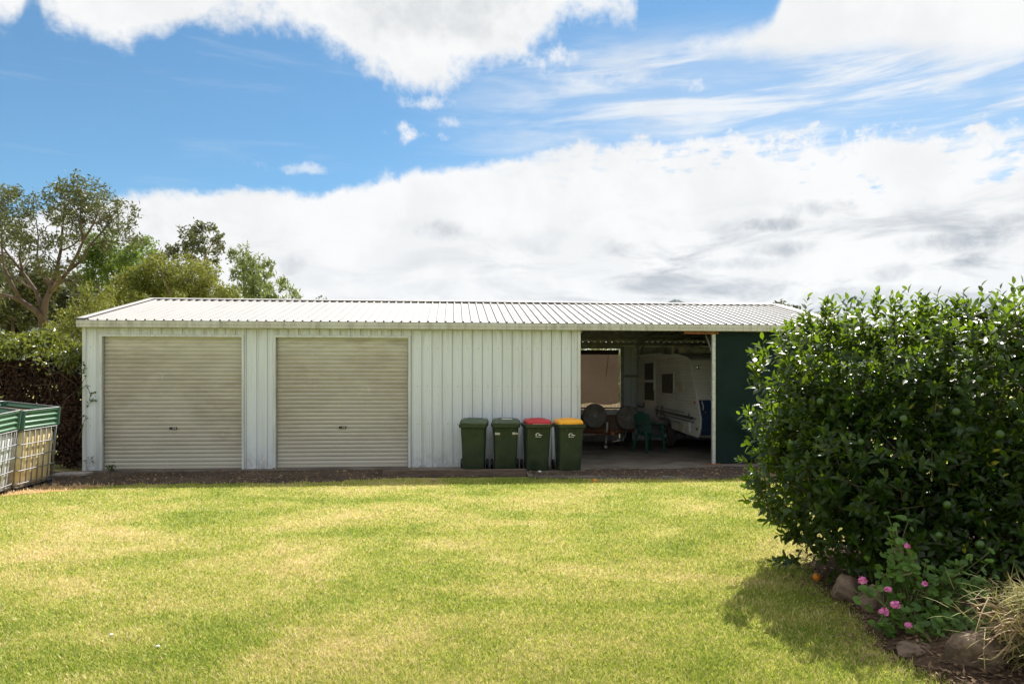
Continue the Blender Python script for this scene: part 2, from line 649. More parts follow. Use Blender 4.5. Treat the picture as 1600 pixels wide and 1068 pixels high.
def mat_leaf(name, dark, light, tcol, rough=0.35, spec=0.5, fac=0.3, odd=None):
    k = NT(name)
    t = k.attr('tint')
    c = k.mix(t, dark, light)
    if odd:
        c = k.mix(k.range(t, 0.955, 0.965), c, odd)
    k.set(c, rough, 0, spec)
    k.translucent(k.mix(t, tuple(x * 0.6 for x in tcol), tcol), fac)
    return k.m


def mat_soil(name, a, b, c2, rough=0.95, sc=1.0):
    k = NT(name)
    v = k.noise(k.pos(), 1.3 * sc, 7, 0.65)
    f = k.noise(k.pos(), 34 * sc, 5, 0.7)
    c = k.mix(k.range(v, 0.35, 0.65), a, b)
    c = k.mix(k.range(f, 0.52, 0.72, 0, 0.8), c, c2)
    k.set(c, rough, 0, 0.2)
    k.bump(k.math('ADD', v, f), 0.7, 0.03)
    return k.m


def mat_concrete():
    k = NT('worn_concrete')
    v = k.noise(k.pos(), 1.1, 7, 0.65, 0.5)
    f = k.noise(k.pos(), 70, 4, 0.6)
    c = k.mix(k.range(v, 0.35, 0.68), (0.20, 0.18, 0.155), (0.105, 0.090, 0.075))
    c = k.mix(k.range(f, 0.55, 0.75, 0, 0.35), c, (0.26, 0.24, 0.21))
    k.set(c, 0.88, 0, 0.25)
    k.bump(f, 0.25, 0.006)
    return k.m


def mat_cloth(name, a, b, alpha):
    k = NT(name)
    p = k.pos((1, 1, 1))
    v = k.noise(p, 1.2, 5, 0.6)
    w = k.n('ShaderNodeTexWave', wave_type='BANDS', bands_direction='Z')
    k.L.new(p, w.inputs['Vector'])
    w.inputs['Scale'].default_value = 9
    w.inputs['Distortion'].default_value = 1.0
    w.inputs['Detail'].default_value = 3
    c = k.mix(k.range(v, 0.35, 0.7), a, b)
    c = k.mix(k.math('MULTIPLY', w.outputs['Fac'], 0.35), c, tuple(x * 1.5 for x in b))
    c = k.mix(k.range(k.noise(p, 3.5, 5, 0.65), 0.45, 0.8, 0, 0.7), c, tuple(x * 0.55 for x in b))
    k.set(c, 0.8, 0, 0.2, alpha=alpha)
    tr = k.n('ShaderNodeBsdfTranslucent')
    k.inp(tr.inputs['Color'], tuple(min(1, x * 1.6) for x in a))
    tp = k.n('ShaderNodeBsdfTransparent')
    mx = k.n('ShaderNodeMixShader')
    mx.inputs[0].default_value = 0.35
    k.L.new(k.p.outputs[0], mx.inputs[1])
    k.L.new(tr.outputs[0], mx.inputs[2])
    k.p.inputs['Alpha'].default_value = 1
    m2 = k.n('ShaderNodeMixShader')
    m2.inputs[0].default_value = alpha
    k.L.new(tp.outputs[0], m2.inputs[1])
    k.L.new(mx.outputs[0], m2.inputs[2])
    k.L.new(m2.outputs[0], k.out.inputs['Surface'])
    return k.m


M_wall, M_roof, M_gut, M_door = mat_wall(), mat_roof(), mat_gutter(), mat_door()
M_lawn, M_blade, M_conc = mat_lawn(), mat_blade(), mat_concrete()
M_trim = simple('pale_trim_steel', (0.58, 0.62, 0.63), 0.45, var=0.2, scale=3, stretch=(4, 4, 0.5))
M_gap = simple('dark_rubber', (0.018, 0.018, 0.018), 0.7, var=0.2)
M_galv = simple('galvanised_steel', (0.50, 0.54, 0.53), 0.42, 0.35, var=0.25, scale=14)
M_rust = simple('rusty_steel', (0.30, 0.115, 0.045), 0.8, 0.1, var=0.5, scale=18, bump=0.2)
M_frame = simple('interior_frame_steel', (0.33, 0.33, 0.31), 0.5, 0.3, var=0.25, scale=5)
M_dirt = mat_soil('packed_dirt', (0.080, 0.060, 0.047), (0.032, 0.025, 0.020), (0.17, 0.13, 0.10), sc=0.9)
M_soil = mat_soil('garden_soil', (0.095, 0.06, 0.038), (0.05, 0.033, 0.022), (0.20, 0.14, 0.09))
M_straw = mat_soil('dry_orange_grass', (0.46, 0.28, 0.13), (0.36, 0.19, 0.08), (0.55, 0.40, 0.20))
M_sleeper = simple('weathered_timber', (0.15, 0.11, 0.085), 0.9, var=0.55, scale=7, stretch=(0.5, 3, 9), bump=0.5)
M_pale = simple('weathered_paling', (0.42, 0.30, 0.235), 0.85, var=0.35, scale=5, stretch=(4, 4, 0.6))
def mat_bin():
    k = NT('scuffed_green_bin_plastic')
    v = k.noise(k.pos(), 4, 5, 0.6)
    c = k.mix(k.range(v, 0.35, 0.65), (0.020, 0.036, 0.020), (0.032, 0.050, 0.021))
    dust = k.range(k.noise(k.pos((2, 2, 1)), 6, 6, 0.7), 0.5, 0.75, 0, 0.5)
    c = k.mix(dust, c, (0.075, 0.080, 0.055))
    scr = k.range(k.noise(k.pos((30, 30, 3)), 2.0, 4, 0.6), 0.66, 0.72, 0, 0.6)
    c = k.mix(scr, c, (0.10, 0.11, 0.085))
    k.set(c, k.range(v, 0.3, 0.7, 0.38, 0.58), 0, 0.4)
    return k.m


M_bin = mat_bin()
M_lidg = simple('green_lid_plastic', (0.060, 0.090, 0.052), 0.45, var=0.2, scale=5)
M_lidr = simple('red_lid_plastic', (0.47, 0.018, 0.03), 0.38, var=0.15, scale=5)
M_lidy = simple('yellow_lid_plastic', (0.86, 0.40, 0.006), 0.38, var=0.1, scale=5)
M_black = simple('black_plastic', (0.012, 0.012, 0.013), 0.45, var=0.2)
M_white = simple('white_print', (0.82, 0.84, 0.84), 0.5, var=0.05)
M_stick = simple('faded_sticker', (0.60, 0.60, 0.48), 0.6, var=0.4, scale=60)
M_tyre = simple('tyre_rubber', (0.055, 0.052, 0.048), 0.85, var=0.35, scale=9)
M_dustyre = simple('dusty_tyre_rubber', (0.20, 0.19, 0.175), 0.9, var=0.35, scale=9)
M_chair = simple('green_chair_plastic', (0.016, 0.075, 0.060), 0.42, var=0.15)
M_cvwhite = simple('caravan_cream_aluminium', (0.50, 0.50, 0.49), 0.4, var=0.12, scale=2)
M_cvblue = simple('caravan_blue_panel', (0.018, 0.036, 0.085), 0.35, var=0.2)
M_cvdark = simple('caravan_dark_stripe', (0.045, 0.05, 0.062), 0.4, var=0.2)
M_cvgrey = simple('caravan_grey_stripe', (0.20, 0.21, 0.23), 0.4, var=0.2)
M_hatch = simple('caravan_hatch_beige', (0.38, 0.36, 0.27), 0.5, var=0.1)
M_glass = simple('dark_tinted_glass', (0.010, 0.011, 0.012), 0.35, var=0.1, spec=0.12)
M_orange_l = simple('amber_lens', (0.45, 0.12, 0.02), 0.3, var=0.1)
M_chrome = simple('bright_chrome', (0.75, 0.75, 0.75), 0.2, 1.0, var=0.1)
M_ibcw = simple('white_tank_plastic', (0.72, 0.74, 0.77), 0.5, var=0.12, scale=3)
M_ibcy = simple('yellowed_tank_plastic', (0.74, 0.62, 0.37), 0.5, var=0.25, scale=2.5, dark=(0.60, 0.44, 0.20))
M_cage = simple('dull_cage_steel', (0.27, 0.28, 0.29), 0.5, 0.3, var=0.3, scale=20)
M_pallet = simple('black_pallet_plastic', (0.03, 0.03, 0.032), 0.6, var=0.3)
M_corr = simple('green_corrugated_steel', (0.10, 0.225, 0.14), 0.42, var=0.2, scale=3)
M_corrdk = simple('dark_green_steel', (0.035, 0.10, 0.075), 0.45, var=0.2, scale=3)
M_bark = simple('grey_brown_bark', (0.27, 0.20, 0.155), 0.9, var=0.55, scale=4, stretch=(2, 2, 0.6), bump=0.5, bscale=20)
M_barkred = simple('reddish_eucalypt_bark', (0.12, 0.078, 0.060), 0.8, var=0.5, scale=2.2, stretch=(1, 1, 0.5))
M_citbark = simple('citrus_bark', (0.14, 0.11, 0.08), 0.85, var=0.4, scale=12, bump=0.3)
M_rock = simple('garden_rock', (0.21, 0.155, 0.115), 0.95, var=0.6, scale=9, bump=1.0, bscale=30, spec=0.15)
M_green_sc = mat_cloth('green_shade_cloth', (0.009, 0.026, 0.024), (0.013, 0.034, 0.031), 0.93)
M_brown_sc = mat_cloth('brown_shade_cloth', (0.225, 0.18, 0.145), (0.17, 0.135, 0.108), 0.93)
M_citrus = mat_leaf('citrus_leaf', (0.0045, 0.015, 0.002), (0.025, 0.064, 0.006), (0.34, 0.54, 0.02), 0.38, 0.38, 0.24, (0.42, 0.40, 0.05))
M_euc = mat_leaf('eucalypt_leaf', (0.055, 0.070, 0.028), (0.13, 0.14, 0.060), (0.18, 0.20, 0.05), 0.5, 0.4, 0.25)
M_bright = mat_leaf('bright_green_leaf', (0.055, 0.115, 0.022), (0.13, 0.20, 0.045), (0.26, 0.37, 0.06), 0.5, 0.4, 0.35)
M_olive = mat_leaf('olive_wattle_leaf', (0.060, 0.085, 0.014), (0.20, 0.215, 0.045), (0.36, 0.38, 0.06), 0.6, 0.3, 0.32)
M_willow = mat_leaf('pale_green_leaf', (0.075, 0.115, 0.034), (0.19, 0.23, 0.080), (0.32, 0.40, 0.10), 0.5, 0.4, 0.32)
M_dusk = mat_leaf('dull_grey_green_leaf', (0.050, 0.060, 0.028), (0.11, 0.115, 0.055), (0.15, 0.16, 0.05), 0.6, 0.3, 0.25)
M_hedge = mat_leaf('hedge_leaf', (0.032, 0.058, 0.009), (0.125, 0.15, 0.025), (0.33, 0.37, 0.04), 0.36, 0.6, 0.30)
M_dead = mat_leaf('dead_brown_leaf', (0.030, 0.018, 0.014), (0.11, 0.062, 0.042), (0.10, 0.05, 0.03), 0.85, 0.15, 0.12)
M_twig = simple('brown_twig', (0.12, 0.078, 0.055), 0.9, var=0.5, scale=8)
M_ger = mat_leaf('geranium_leaf', (0.038, 0.095, 0.015), (0.105, 0.21, 0.032), (0.30, 0.46, 0.04), 0.5, 0.4, 0.3)
M_gstem = simple('geranium_stem', (0.17, 0.19, 0.07), 0.7, var=0.3)
M_pink = simple('pink_petal', (0.72, 0.24, 0.50), 0.6, var=0.25, scale=40, dark=(0.58, 0.13, 0.38))
M_fruit = simple('green_citrus_fruit', (0.036, 0.085, 0.010), 0.4, var=0.3, scale=10, bump=0.15, bscale=150)
M_orange = simple('orange_fruit', (0.72, 0.24, 0.015), 0.45, var=0.15, scale=20, bump=0.15, bscale=150)
M_tuss = mat_leaf('dry_tussock_blade', (0.17, 0.19, 0.045), (0.46, 0.38, 0.20), (0.38, 0.36, 0.10), 0.7, 0.25, 0.25)
M_root = simple('dry_grass_root', (0.42, 0.30, 0.19), 0.85, var=0.35, scale=20)
M_litter = mat_leaf('leaf_litter', (0.09, 0.055, 0.032), (0.30, 0.21, 0.13), (0.15, 0.09, 0.04), 0.9, 0.15, 0.1)
M_hill = simple('far_forest_hill', (0.060, 0.085, 0.075), 0.95, var=0.35, scale=0.01)

# ------------------------------------------------------------------ ground
TH = math.atan(0.0825)
SHED0 = Vector((-8.717, 14.333, 0))
SX = Vector((math.cos(TH), math.sin(TH), 0))
SY = Vector((-math.sin(TH), math.cos(TH), 0))


def sp(x, y, z=0.0):
    """shed coordinates (along the front, inwards, up) to world"""
    return SHED0 + SX * x + SY * y + Vector((0, 0, z))


def wobble_poly(pts, step=0.12, amp=0.06, seed=1):
    r = random.Random(seed)
    out = []
    n = len(pts)
    for i in range(n):
        a, b = Vector(pts[i][:2]), Vector(pts[(i + 1) % n][:2])
        am = pts[i][2] if len(pts[i]) > 2 else amp
        k = max(1, int((b - a).length / step))
        nr = Vector((-(b - a).y, (b - a).x)).normalized()
        ph = r.uniform(0, 9)
        for j in range(k):
            q = a.lerp(b, j / k)
            w = (math.sin(j * 0.9 + ph) * 0.4 + r.uniform(-1, 1) * 0.6) * am if j else 0
            out.append(q + nr * w)
    return out


def sheet(name, poly, z, mat, kind='structure', thick=0.0):
    me = bpy.data.meshes.new(name)
    bm = bmesh.new()
    vs = [bm.verts.new((p[0], p[1], z)) for p in poly]
    f = bm.faces.new(vs)
    if f.normal.z < 0: f.normal_flip()
    f.normal_update()
    if f.normal.z < 0: bmesh.ops.reverse_faces(bm, faces=[f])
    if thick:
        ret = bmesh.ops.extrude_face_region(bm, geom=[f])
        for v in [g for g in ret['geom'] if isinstance(g, bmesh.types.BMVert)]: v.co.z -= thick
        bmesh.ops.recalc_face_normals(bm, faces=bm.faces)
    bmesh.ops.triangulate(bm, faces=[q for q in bm.faces if len(q.verts) > 4])
    bm.to_mesh(me)
    bm.free()
    o = link(name, me, mat)
    tag(o, kind=kind)
    return o


g = MB().add([(-9000, -3000, 0), (9000, -3000, 0), (9000, 9000, 0), (-9000, 9000, 0)], [(0, 1, 2, 3)]).build('ground', M_lawn)
tag(g, kind='structure')

APRON = [sp(-2.6, 0.2), sp(6.9, 0.2), sp(6.75, -1.0), sp(6.2, -1.55), sp(5.2, -1.95), sp(3, -1.95), sp(0.6, -1.95), sp(-1.2, -2.0), sp(-2.6, -1.4)]
APRON = [(p.x, p.y) for p in APRON]
apron_poly = wobble_poly(APRON, 0.13, 0.11, 3)
sheet('dirt_apron', apron_poly, 0.008, M_dirt)
STRAW = [(-7.0, 12.45), (-7.4, 12.0), (-8.0, 11.45), (-8.6, 10.9), (-9.6, 10.2), (-11.0, 10.2), (-11, 14.2), (-8.9, 14.2), (-8.2, 13.3)]
straw_poly = wobble_poly(STRAW, 0.11, 0.07, 4)
sheet('dry_ground', straw_poly, 0.004, M_straw)
SLAB = [sp(-0.02, 6.62), sp(-0.02, -0.10), sp(6.62, -0.10), sp(6.62, -1.05), sp(8.93, -1.10), sp(8.95, -1.55), sp(12.4, -2.0), sp(13.55, -1.75), sp(14.15, -0.35), sp(16.12, -0.10), sp(16.12, 6.62)]
slab = sheet('concrete_slab', [(p.x, p.y) for p in SLAB], 0.04, M_conc, thick=0.2)
PATCH = [sp(13.0, -0.2), sp(13.3, -1.95), sp(14.2, -2.0), sp(15.2, -1.3), sp(16.4, -1.0), sp(16.4, 0.2)]
patch_poly = wobble_poly([(p.x, p.y) for p in PATCH], 0.11, 0.07, 8)
sheet('bare_earth', patch_poly, 0.005, mat_soil('bare_brown_earth', (0.20, 0.135, 0.095), (0.12, 0.085, 0.06), (0.30, 0.22, 0.16)))
EDGE = [sp(6.2, -0.9), sp(6.1, -1.40), sp(8.9, -1.42), sp(9.0, -1.76), sp(12.4, -2.16), sp(13.4, -1.95), sp(13.4, -0.9)]
edge_poly = wobble_poly([(p.x, p.y) for p in EDGE], 0.09, 0.04, 9)
sheet('edge_soil', edge_poly, 0.003, M_dirt)

DRIFT = [sp(9.02, -1.50), sp(12.35, -1.95), sp(13.5, -1.70), sp(14.0, -0.45), sp(13.3, -0.35), sp(12.0, -0.75), sp(10.6, -0.60), sp(9.7, -1.05), sp(9.02, -1.0)]
sheet('dirt_drift', wobble_poly([(p.x, p.y) for p in DRIFT], 0.10, 0.09, 12), 0.044, mat_soil('dirt_stain', (0.075, 0.056, 0.045), (0.048, 0.038, 0.032), (0.13, 0.105, 0.085), sc=1.2))

# garden bed: a low mound
BED = [(3.35, 7.6), (2.95, 7.0), (2.78, 6.4), (2.72, 5.8), (2.62, 5.2), (2.52, 4.7), (2.62, 4.2), (2.75, 3.6), (3.2, 2.6), (9, 2.6), (9, 8.6), (4.6, 8.6)]
bed_poly = wobble_poly(BED, 0.1, 0.06, 5)


def in_poly(P, poly):
    P = np.asarray(P)
    poly = np.array([(q[0], q[1]) for q in poly])
    x, y = P[:, 0], P[:, 1]
    ins = np.zeros(len(P), bool)
    j = len(poly) - 1
    for i in range(len(poly)):
        xi, yi, xj, yj = *poly[i], *poly[j]
        c = ((yi > y) != (yj > y)) & (x < (xj - xi) * (y - yi) / (yj - yi + 1e-12) + xi)
        ins ^= c
        j = i
    return ins


def poly_dist(P, poly):
    P = np.asarray(P)[:, :2]
    poly = np.array([(q[0], q[1]) for q in poly])
    best = np.full(len(P), 1e9)
    for i in range(len(poly)):
        a, b = poly[i], poly[(i + 1) % len(poly)]
        ab = b - a
        tt = np.clip(((P - a) @ ab) / (ab @ ab + 1e-12), 0, 1)
        best = np.minimum(best, np.linalg.norm(P - (a + tt[:, None] * ab), axis=1))
    return best


def bed_h(x, y):
    d = poly_dist([(x, y)], BED)[0]
    return 0.004 + 0.17 * (1 - math.exp(-d / 0.45))


def build_bed():
    nx, ny = 66, 62
    xs, ys = np.linspace(2.3, 9, nx), np.linspace(2.6, 8.6, ny)
    G = np.array([(a, b) for b in ys for a in xs])
    ins = in_poly(G, bed_poly)
    d = poly_dist(G, bed_poly)
    h = np.where(ins, 0.006 + 0.17 * (1 - np.exp(-d / 0.45)), -0.02 - 0.0 * d)
    h += np.where(ins, RNG.normal(0, 0.012, len(G)) * np.clip(d * 6, 0, 1), 0)
    V = np.column_stack([G, h])
    F = []
    for j in range(ny - 1):
        for i in range(nx - 1):
            q = (j * nx + i, j * nx + i + 1, (j + 1) * nx + i + 1, (j + 1) * nx + i)
            if ins[list(q)].any(): F.append(q)
    o = MB().add(V.tolist(), F).build('garden_bed', M_soil, smooth='all')
    tag(o, kind='structure')


build_bed()

# ------------------------------------------------------------------ far hills and land
def hill(name, px, top_py, Y, half_w, seed):
    r = random.Random(seed)
    c = at(px, top_py, Y)
    H = c.z
    rings = []
    prof = [(1.0, -10), (0.8, 0.16 * H), (0.62, 0.38 * H), (0.45, 0.62 * H), (0.28, 0.83 * H), (0.12, 0.96 * H), (0.02, H)]
    ph = [r.uniform(0, 6) for _ in range(4)]
    for rr, hh in prof:
        ring = []
        for k in range(28):
            a = 2 * math.pi * k / 28
            w = 1 + 0.10 * math.sin(2 * a + ph[0]) + 0.06 * math.sin(5 * a + ph[1])
            ring.append(Vector((c.x + rr * w * half_w * 1.5 * math.cos(a), Y + rr * w * half_w * math.sin(a), hh + r.uniform(-0.02, 0.02) * H)))
        rings.append(ring)
    o = MB().loft(rings).build(name, M_hill, smooth='all')
    tag(o, kind='structure')


hill('hill', 1057, 469.5, 4300, 300, 1)
hill('hill', 1290, 486, 4500, 560, 2)
hill('hill', 1560, 484, 4600, 700, 3)
hill('hill', -60, 410, 900, 190, 4)

# ------------------------------------------------------------------ shed
shed = empty('shed', SHED0, TH, 'long cream metal shed with two roller doors and an open bay', 'shed')
EAVE, RIDGE, DEPTH, LEN = 2.95, 3.90, 6.6, 16.1
PITCH = 0.2126


def rib_profile(x0, x1, phase=6.616):
    """points (x, y) of a ribbed wall sheet between x0 and x1, ribs towards -y"""
    key = [(0.0, 0.0), (0.004, 0.022), (0.011, 0.022), (0.015, -0.014), (0.034, -0.014), (0.044, 0.0), (0.088, 0.0), (0.094, -0.0035), (0.106, -0.0035), (0.112, 0.0),
           (0.142, 0.0), (0.148, -0.0035), (0.160, -0.0035), (0.166, 0.0)]
    def yv(x):
        t = (x - phase) % PITCH
        for (a, ya), (b, yb) in zip(key, key[1:] + [(PITCH, 0.0)]):
            if a <= t <= b: return ya + (yb - ya) * (t - a) / (b - a + 1e-9)
        return 0.0
    xs = [x0]
    k = math.floor((x0 - phase) / PITCH) - 1
    while phase + k * PITCH < x1:
        for a, _ in key:
            x = phase + k * PITCH + a
            if x0 + 0.001 < x < x1 - 0.001: xs.append(x)
        k += 1
    xs.append(x1)
    return [(x, yv(x)) for x in xs]


def wall_sheets(parent, x0, x1, z0, z1, y=0.0, flip=1, name='wall_sheet', mat=None, start=None):
    """clad x0..x1 with single sheets four ribs wide"""
    w = PITCH * 4
    s0 = 6.616 + math.floor((x0 - 6.616) / w) * w
    x = s0
    while x < x1 - 0.005:
        a, b = max(x, x0), min(x + w, x1)
        if b - a > 0.01:
            pr = rib_profile(a, b)
            m = MB()
            n = len(pr)
            t = 0.0012
            lap = 0.0015 * (int(round((x - s0) / w)) % 2)
            ring = [(px, y + flip * (py - lap)) for px, py in pr]
            back = [(px, y + flip * (py - lap + t)) for px, py in pr]
            vs = [(px, py, z0) for px, py in ring] + [(px, py, z1) for px, py in ring] + [(px, py, z0) for px, py in back] + [(px, py, z1) for px, py in back]
            fs = []
            for i in range(n - 1):
                fs += [(i, i + 1, n + i + 1, n + i), (2 * n + i + 1, 2 * n + i, 3 * n + i, 3 * n + i + 1), (n + i, n + i + 1, 3 * n + i + 1, 3 * n + i),
                       (i + 1, i, 2 * n + i, 2 * n + i + 1)]
            fs += [(0, n, 3 * n, 2 * n), (n - 1, 3 * n - 1, 4 * n - 1, 2 * n - 1)]
            m.add(vs, fs).build(name, mat or M_wall, parent)
        x += w


# front wall
d1, d2 = (0.362, 3.130), (3.817, 6.549)
HEAD = 2.767
trim = MB()
trim.bx(-0.02, 0.05, -0.028, 0.03, 0.0, EAVE)                       # left corner flashing
front_wall = trim.build('front_wall', M_trim, shed, bevel=0.004)
MB().bx(10.165, 10.225, -0.03, 0.045, 0.04, EAVE).build('edge_flashing', M_trim, front_wall, bevel=0.004)   # edge of the open bay
wall_sheets(front_wall, 0.052, d1[0] - 0.052, 0.0, EAVE)
wall_sheets(front_wall, d1[0] - 0.05, d1[1] + 0.05, HEAD + 0.045, EAVE)
wall_sheets(front_wall, d1[1] + 0.052, d2[0] - 0.052, 0.0, EAVE)
wall_sheets(front_wall, d2[0] - 0.05, d2[1] + 0.05, HEAD + 0.045, EAVE)
wall_sheets(front_wall, d2[1] + 0.052, 10.163, 0.0, EAVE)


def roller_door(x0, x1, lock_x, seed):
    m = MB()
    y0, z0, z1, pitch = 0.075, 0.10, HEAD + 0.02, 0.0845
    zs, n = [], 6
    z = z0
    pr = []
    while z < z1:
        for i in range(n):
            a = i / n
            dy = -0.016 * abs(math.sin(math.pi * a)) ** 0.7 if True else 0
            pr.append((z + a * pitch, y0 + dy))
        z += pitch
    k = len(pr)
    nx = 9
    vs, fs = [], []
    r = random.Random(seed)
    for j in range(nx):
        x = x0 + 0.012 + (x1 - x0 - 0.024) * j / (nx - 1)
        for (zz, yy) in pr: vs.append((x, yy + 0.004 * math.sin(zz * 2.3 + j * 1.7 + seed), zz))
    for j in range(nx - 1):
        for i in range(k - 1): fs.append((j * k + i, (j + 1) * k + i, (j + 1) * k + i + 1, j * k + i + 1))
    door = m.add(vs, fs).build('roller_door', M_door, shed, smooth=True)
    MB().bx(x0 + 0.012, x1 - 0.012, 0.05, 0.085, 0.055, 0.105).build('bottom_rail', M_door, door, bevel=0.006)
    for a, b in ((x0 - 0.05, x0), (x1, x1 + 0.05)):
        MB().bx(a, b, -0.03, 0.10, 0.0, HEAD + 0.045).build('door_jamb', M_trim, door, bevel=0.004)
    for a, b in ((x0, x0 + 0.018), (x1 - 0.018, x1)):
        MB().bx(a, b, 0.03, 0.09, 0.04, HEAD).build('guide_track', M_frame, door)
    MB().bx(x0, x1, -0.03, 0.09, HEAD, HEAD + 0.045).build('head_flashing', M_trim, door, bevel=0.004)
    lk = MB().bx(lock_x - 0.075, lock_x + 0.075, 0.046, 0.064, 0.862, 0.912).build('lock_plate', M_black, door, bevel=0.004)
    MB().lathe([(0.016, 0.030), (0.016, 0.052)], (lock_x - 0.045, 0, 0.887), 'y', 12).build('lock_handle', M_black, lk)
    # pale print on the plate: a short stroke pair and a block, unreadable in the photo
    t = MB()
    t.bx(lock_x - 0.004, lock_x + 0.006, 0.0445, 0.0455, 0.870, 0.905)
    t.bx(lock_x + 0.012, lock_x + 0.020, 0.0445, 0.0455, 0.870, 0.905)
    t.bx(lock_x + 0.036, lock_x + 0.052, 0.0445, 0.0455, 0.870, 0.905)
    t.bx(lock_x - 0.060, lock_x + 0.050, 0.0520, 0.0530, 0.842, 0.851)
    t.build('lock_print', M_stick, lk)
    MB().bx(x0, x1, 0.0, 0.16, 0.0, 0.05).build('door_sill', M_conc, door)


roller_door(*d1, 1.735, 1)
roller_door(*d2, 5.175, 2)

# rows of screws on the pans of the front wall
sc_m = MB()
for zz in (0.12, 0.95, 1.75, 2.55):
    k_ = 0
    while 6.616 + k_ * PITCH < 10.1:
        sc_m.lathe([(0.009, -0.006), (0.009, 0.002)], (6.616 + k_ * PITCH + 0.127, 0.0, zz + 0.004 * math.sin(k_ * 2.7)), 'y', 6)
        k_ += 1
    for xx in (3.30, 3.51, 3.72, 0.18):
        sc_m.lathe([(0.009, -0.006), (0.009, 0.002)], (xx - 0.05, 0.0, zz), 'y', 6)
so = sc_m.build('screws', M_cage, shed)
so['kind'] = 'stuff'

# other walls
back_wall = MB().bx(10.30, 10.38, DEPTH - 0.12, DEPTH - 0.02, 0.04, EAVE).build('back_wall', M_frame, shed)
MB().bx(12.66, 12.76, DEPTH - 0.14, DEPTH - 0.02, 0.04, EAVE).build('column', M_frame, back_wall)
wall_sheets(back_wall, 10.38, 12.66, 0.0, 1.0, DEPTH, -1)
wall_sheets(back_wall, 0.0, 10.30, 0.0, EAVE, DEPTH, -1)
wall_sheets(back_wall, 12.76, LEN, 0.0, EAVE, DEPTH, -1)


def cross_wall(name, x, mat, gable=True, y1=DEPTH - 0.005, flip=1):
    m = MB()
    p = 0.0
    pr = []
    while p < y1 - 0.01:
        for a, h in ((0.0, 0.0), (0.010, 0.02), (0.030, 0.02), (0.040, 0.0)):
            if p + a < y1: pr.append((p + a, h))
        p += PITCH
    pr.append((y1, 0.0))
    n = len(pr)
    vs, fs = [], []
    for yy, h in pr:
        top = EAVE + 0.10 + (RIDGE - EAVE - 0.16) * (1 - abs(yy - DEPTH / 2) / (DEPTH / 2))
        vs += [(x + flip * h, yy, 0.0), (x + flip * h, yy, top)]
    for i in range(n - 1): fs.append((2 * i, 2 * i + 2, 2 * i + 3, 2 * i + 1))
    return m.add(vs, fs).build(name, mat, shed)


cross_wall('end_wall', 0.002, M_wall, flip=-1)
cross_wall('end_wall', LEN - 0.004, M_wall)
cross_wall('partition_wall', 10.14, M_wall)

# roof
SL0 = Vector((0, -0.15, 3.085))
SL1 = Vector((0, DEPTH / 2, RIDGE))
slope = SL1 - SL0
sl_len, sl_ang = slope.length, math.atan2(slope.z, slope.y)
NSH = 22
SW = (LEN + 0.10) / NSH
RP = SW / 4


def roof_sheet_mesh():
    pr = []
    for i in range(4):
        o = i * RP
        pr += [(o, 0.0), (o + 0.012, 0.035), (o + 0.036, 0.035), (o + 0.048, 0.0), (o + 0.11, 0.0), (o + 0.115, 0.003), (o + 0.125, 0.003), (o + 0.13, 0.0)]
    pr.append((SW, 0.0))
    n = len(pr)
    vs = [(a, 0, b) for a, b in pr] + [(a, sl_len - 0.02, b) for a, b in pr] + [(a, 0, b - 0.0015) for a, b in pr] + [(a, sl_len - 0.02, b - 0.0015) for a, b in pr]
    fs = []
    for i in range(n - 1):
        fs += [(i, i + 1, n + i + 1, n + i), (2 * n + i + 1, 2 * n + i, 3 * n + i, 3 * n + i + 1), (i + 1, i, 2 * n + i, 2 * n + i + 1)]
    return MB().add(vs, fs).mesh('roof_sheet', M_roof)


cap = MB()
for sgn in (-1, 1):
    a = math.tan(sl_ang)
    y0, y1 = DEPTH / 2, DEPTH / 2 + sgn * 0.17
    zt = RIDGE + 0.052
    cap.add([(-0.06, y0, zt), (LEN + 0.09, y0, zt), (LEN + 0.09, y1, zt - 0.17 * a), (-0.06, y1, zt - 0.17 * a),
             (-0.06, y0, zt - 0.003), (LEN + 0.09, y0, zt - 0.003), (LEN + 0.09, y1, zt - 0.003 - 0.17 * a), (-0.06, y1, zt - 0.003 - 0.17 * a)],
            [(0, 1, 2, 3), (4, 5, 6, 7), (3, 2, 6, 7), (0, 3, 7, 4), (1, 2, 6, 5)])
roof = cap.build('roof', M_roof, shed)
rs = roof_sheet_mesh()
for i in range(NSH):
    o = link('roof_sheet', rs, None, roof, (-0.05 + i * SW, SL0.y, SL0.z), (sl_ang, 0, 0))
    b = link('roof_sheet', rs, None, roof, (-0.05 + (i + 1) * SW, DEPTH + 0.15, SL0.z), (sl_ang, 0, math.pi))
# barge flashings at both ends
for x0, x1 in ((-0.075, 0.10), (LEN - 0.06, LEN + 0.13)):
    for sgn in (0, 1):
        m = MB()
        ya, yb = (SL0.y, DEPTH / 2) if sgn == 0 else (DEPTH - SL0.y, DEPTH / 2)
        za, zb = SL0.z + 0.046, RIDGE + 0.046
        xo = x0 if x0 < 0 else x1
        m.add([(x0, ya, za), (x1, ya, za), (x1, yb, zb), (x0, yb, zb), (xo, ya, za - 0.15), (xo, yb, zb - 0.15)],
              [(0, 1, 2, 3), (0, 3, 5, 4) if x0 < 0 else (1, 2, 5, 4)])
        m.build('barge_flashing', M_roof, roof)


def gutter(x0, x1, y, sgn):
    pr = [(0, 0.0), (0.105, 0.0), (0.112, 0.012), (0.112, 0.062), (0.119, 0.068), (0.119, 0.118), (0.110, 0.138), (0.122, 0.143), (0.119, 0.147), (0.106, 0.143), (0.108, 0.012), (0.003, 0.004), (0.003, 0.10), (0, 0.10)]
    m = MB()
    poly = [(y - sgn * p, 2.945 + h) for p, h in pr]
    m.prism(poly, x0, x1, 'x')
    return m.build('gutter', M_gut, roof)


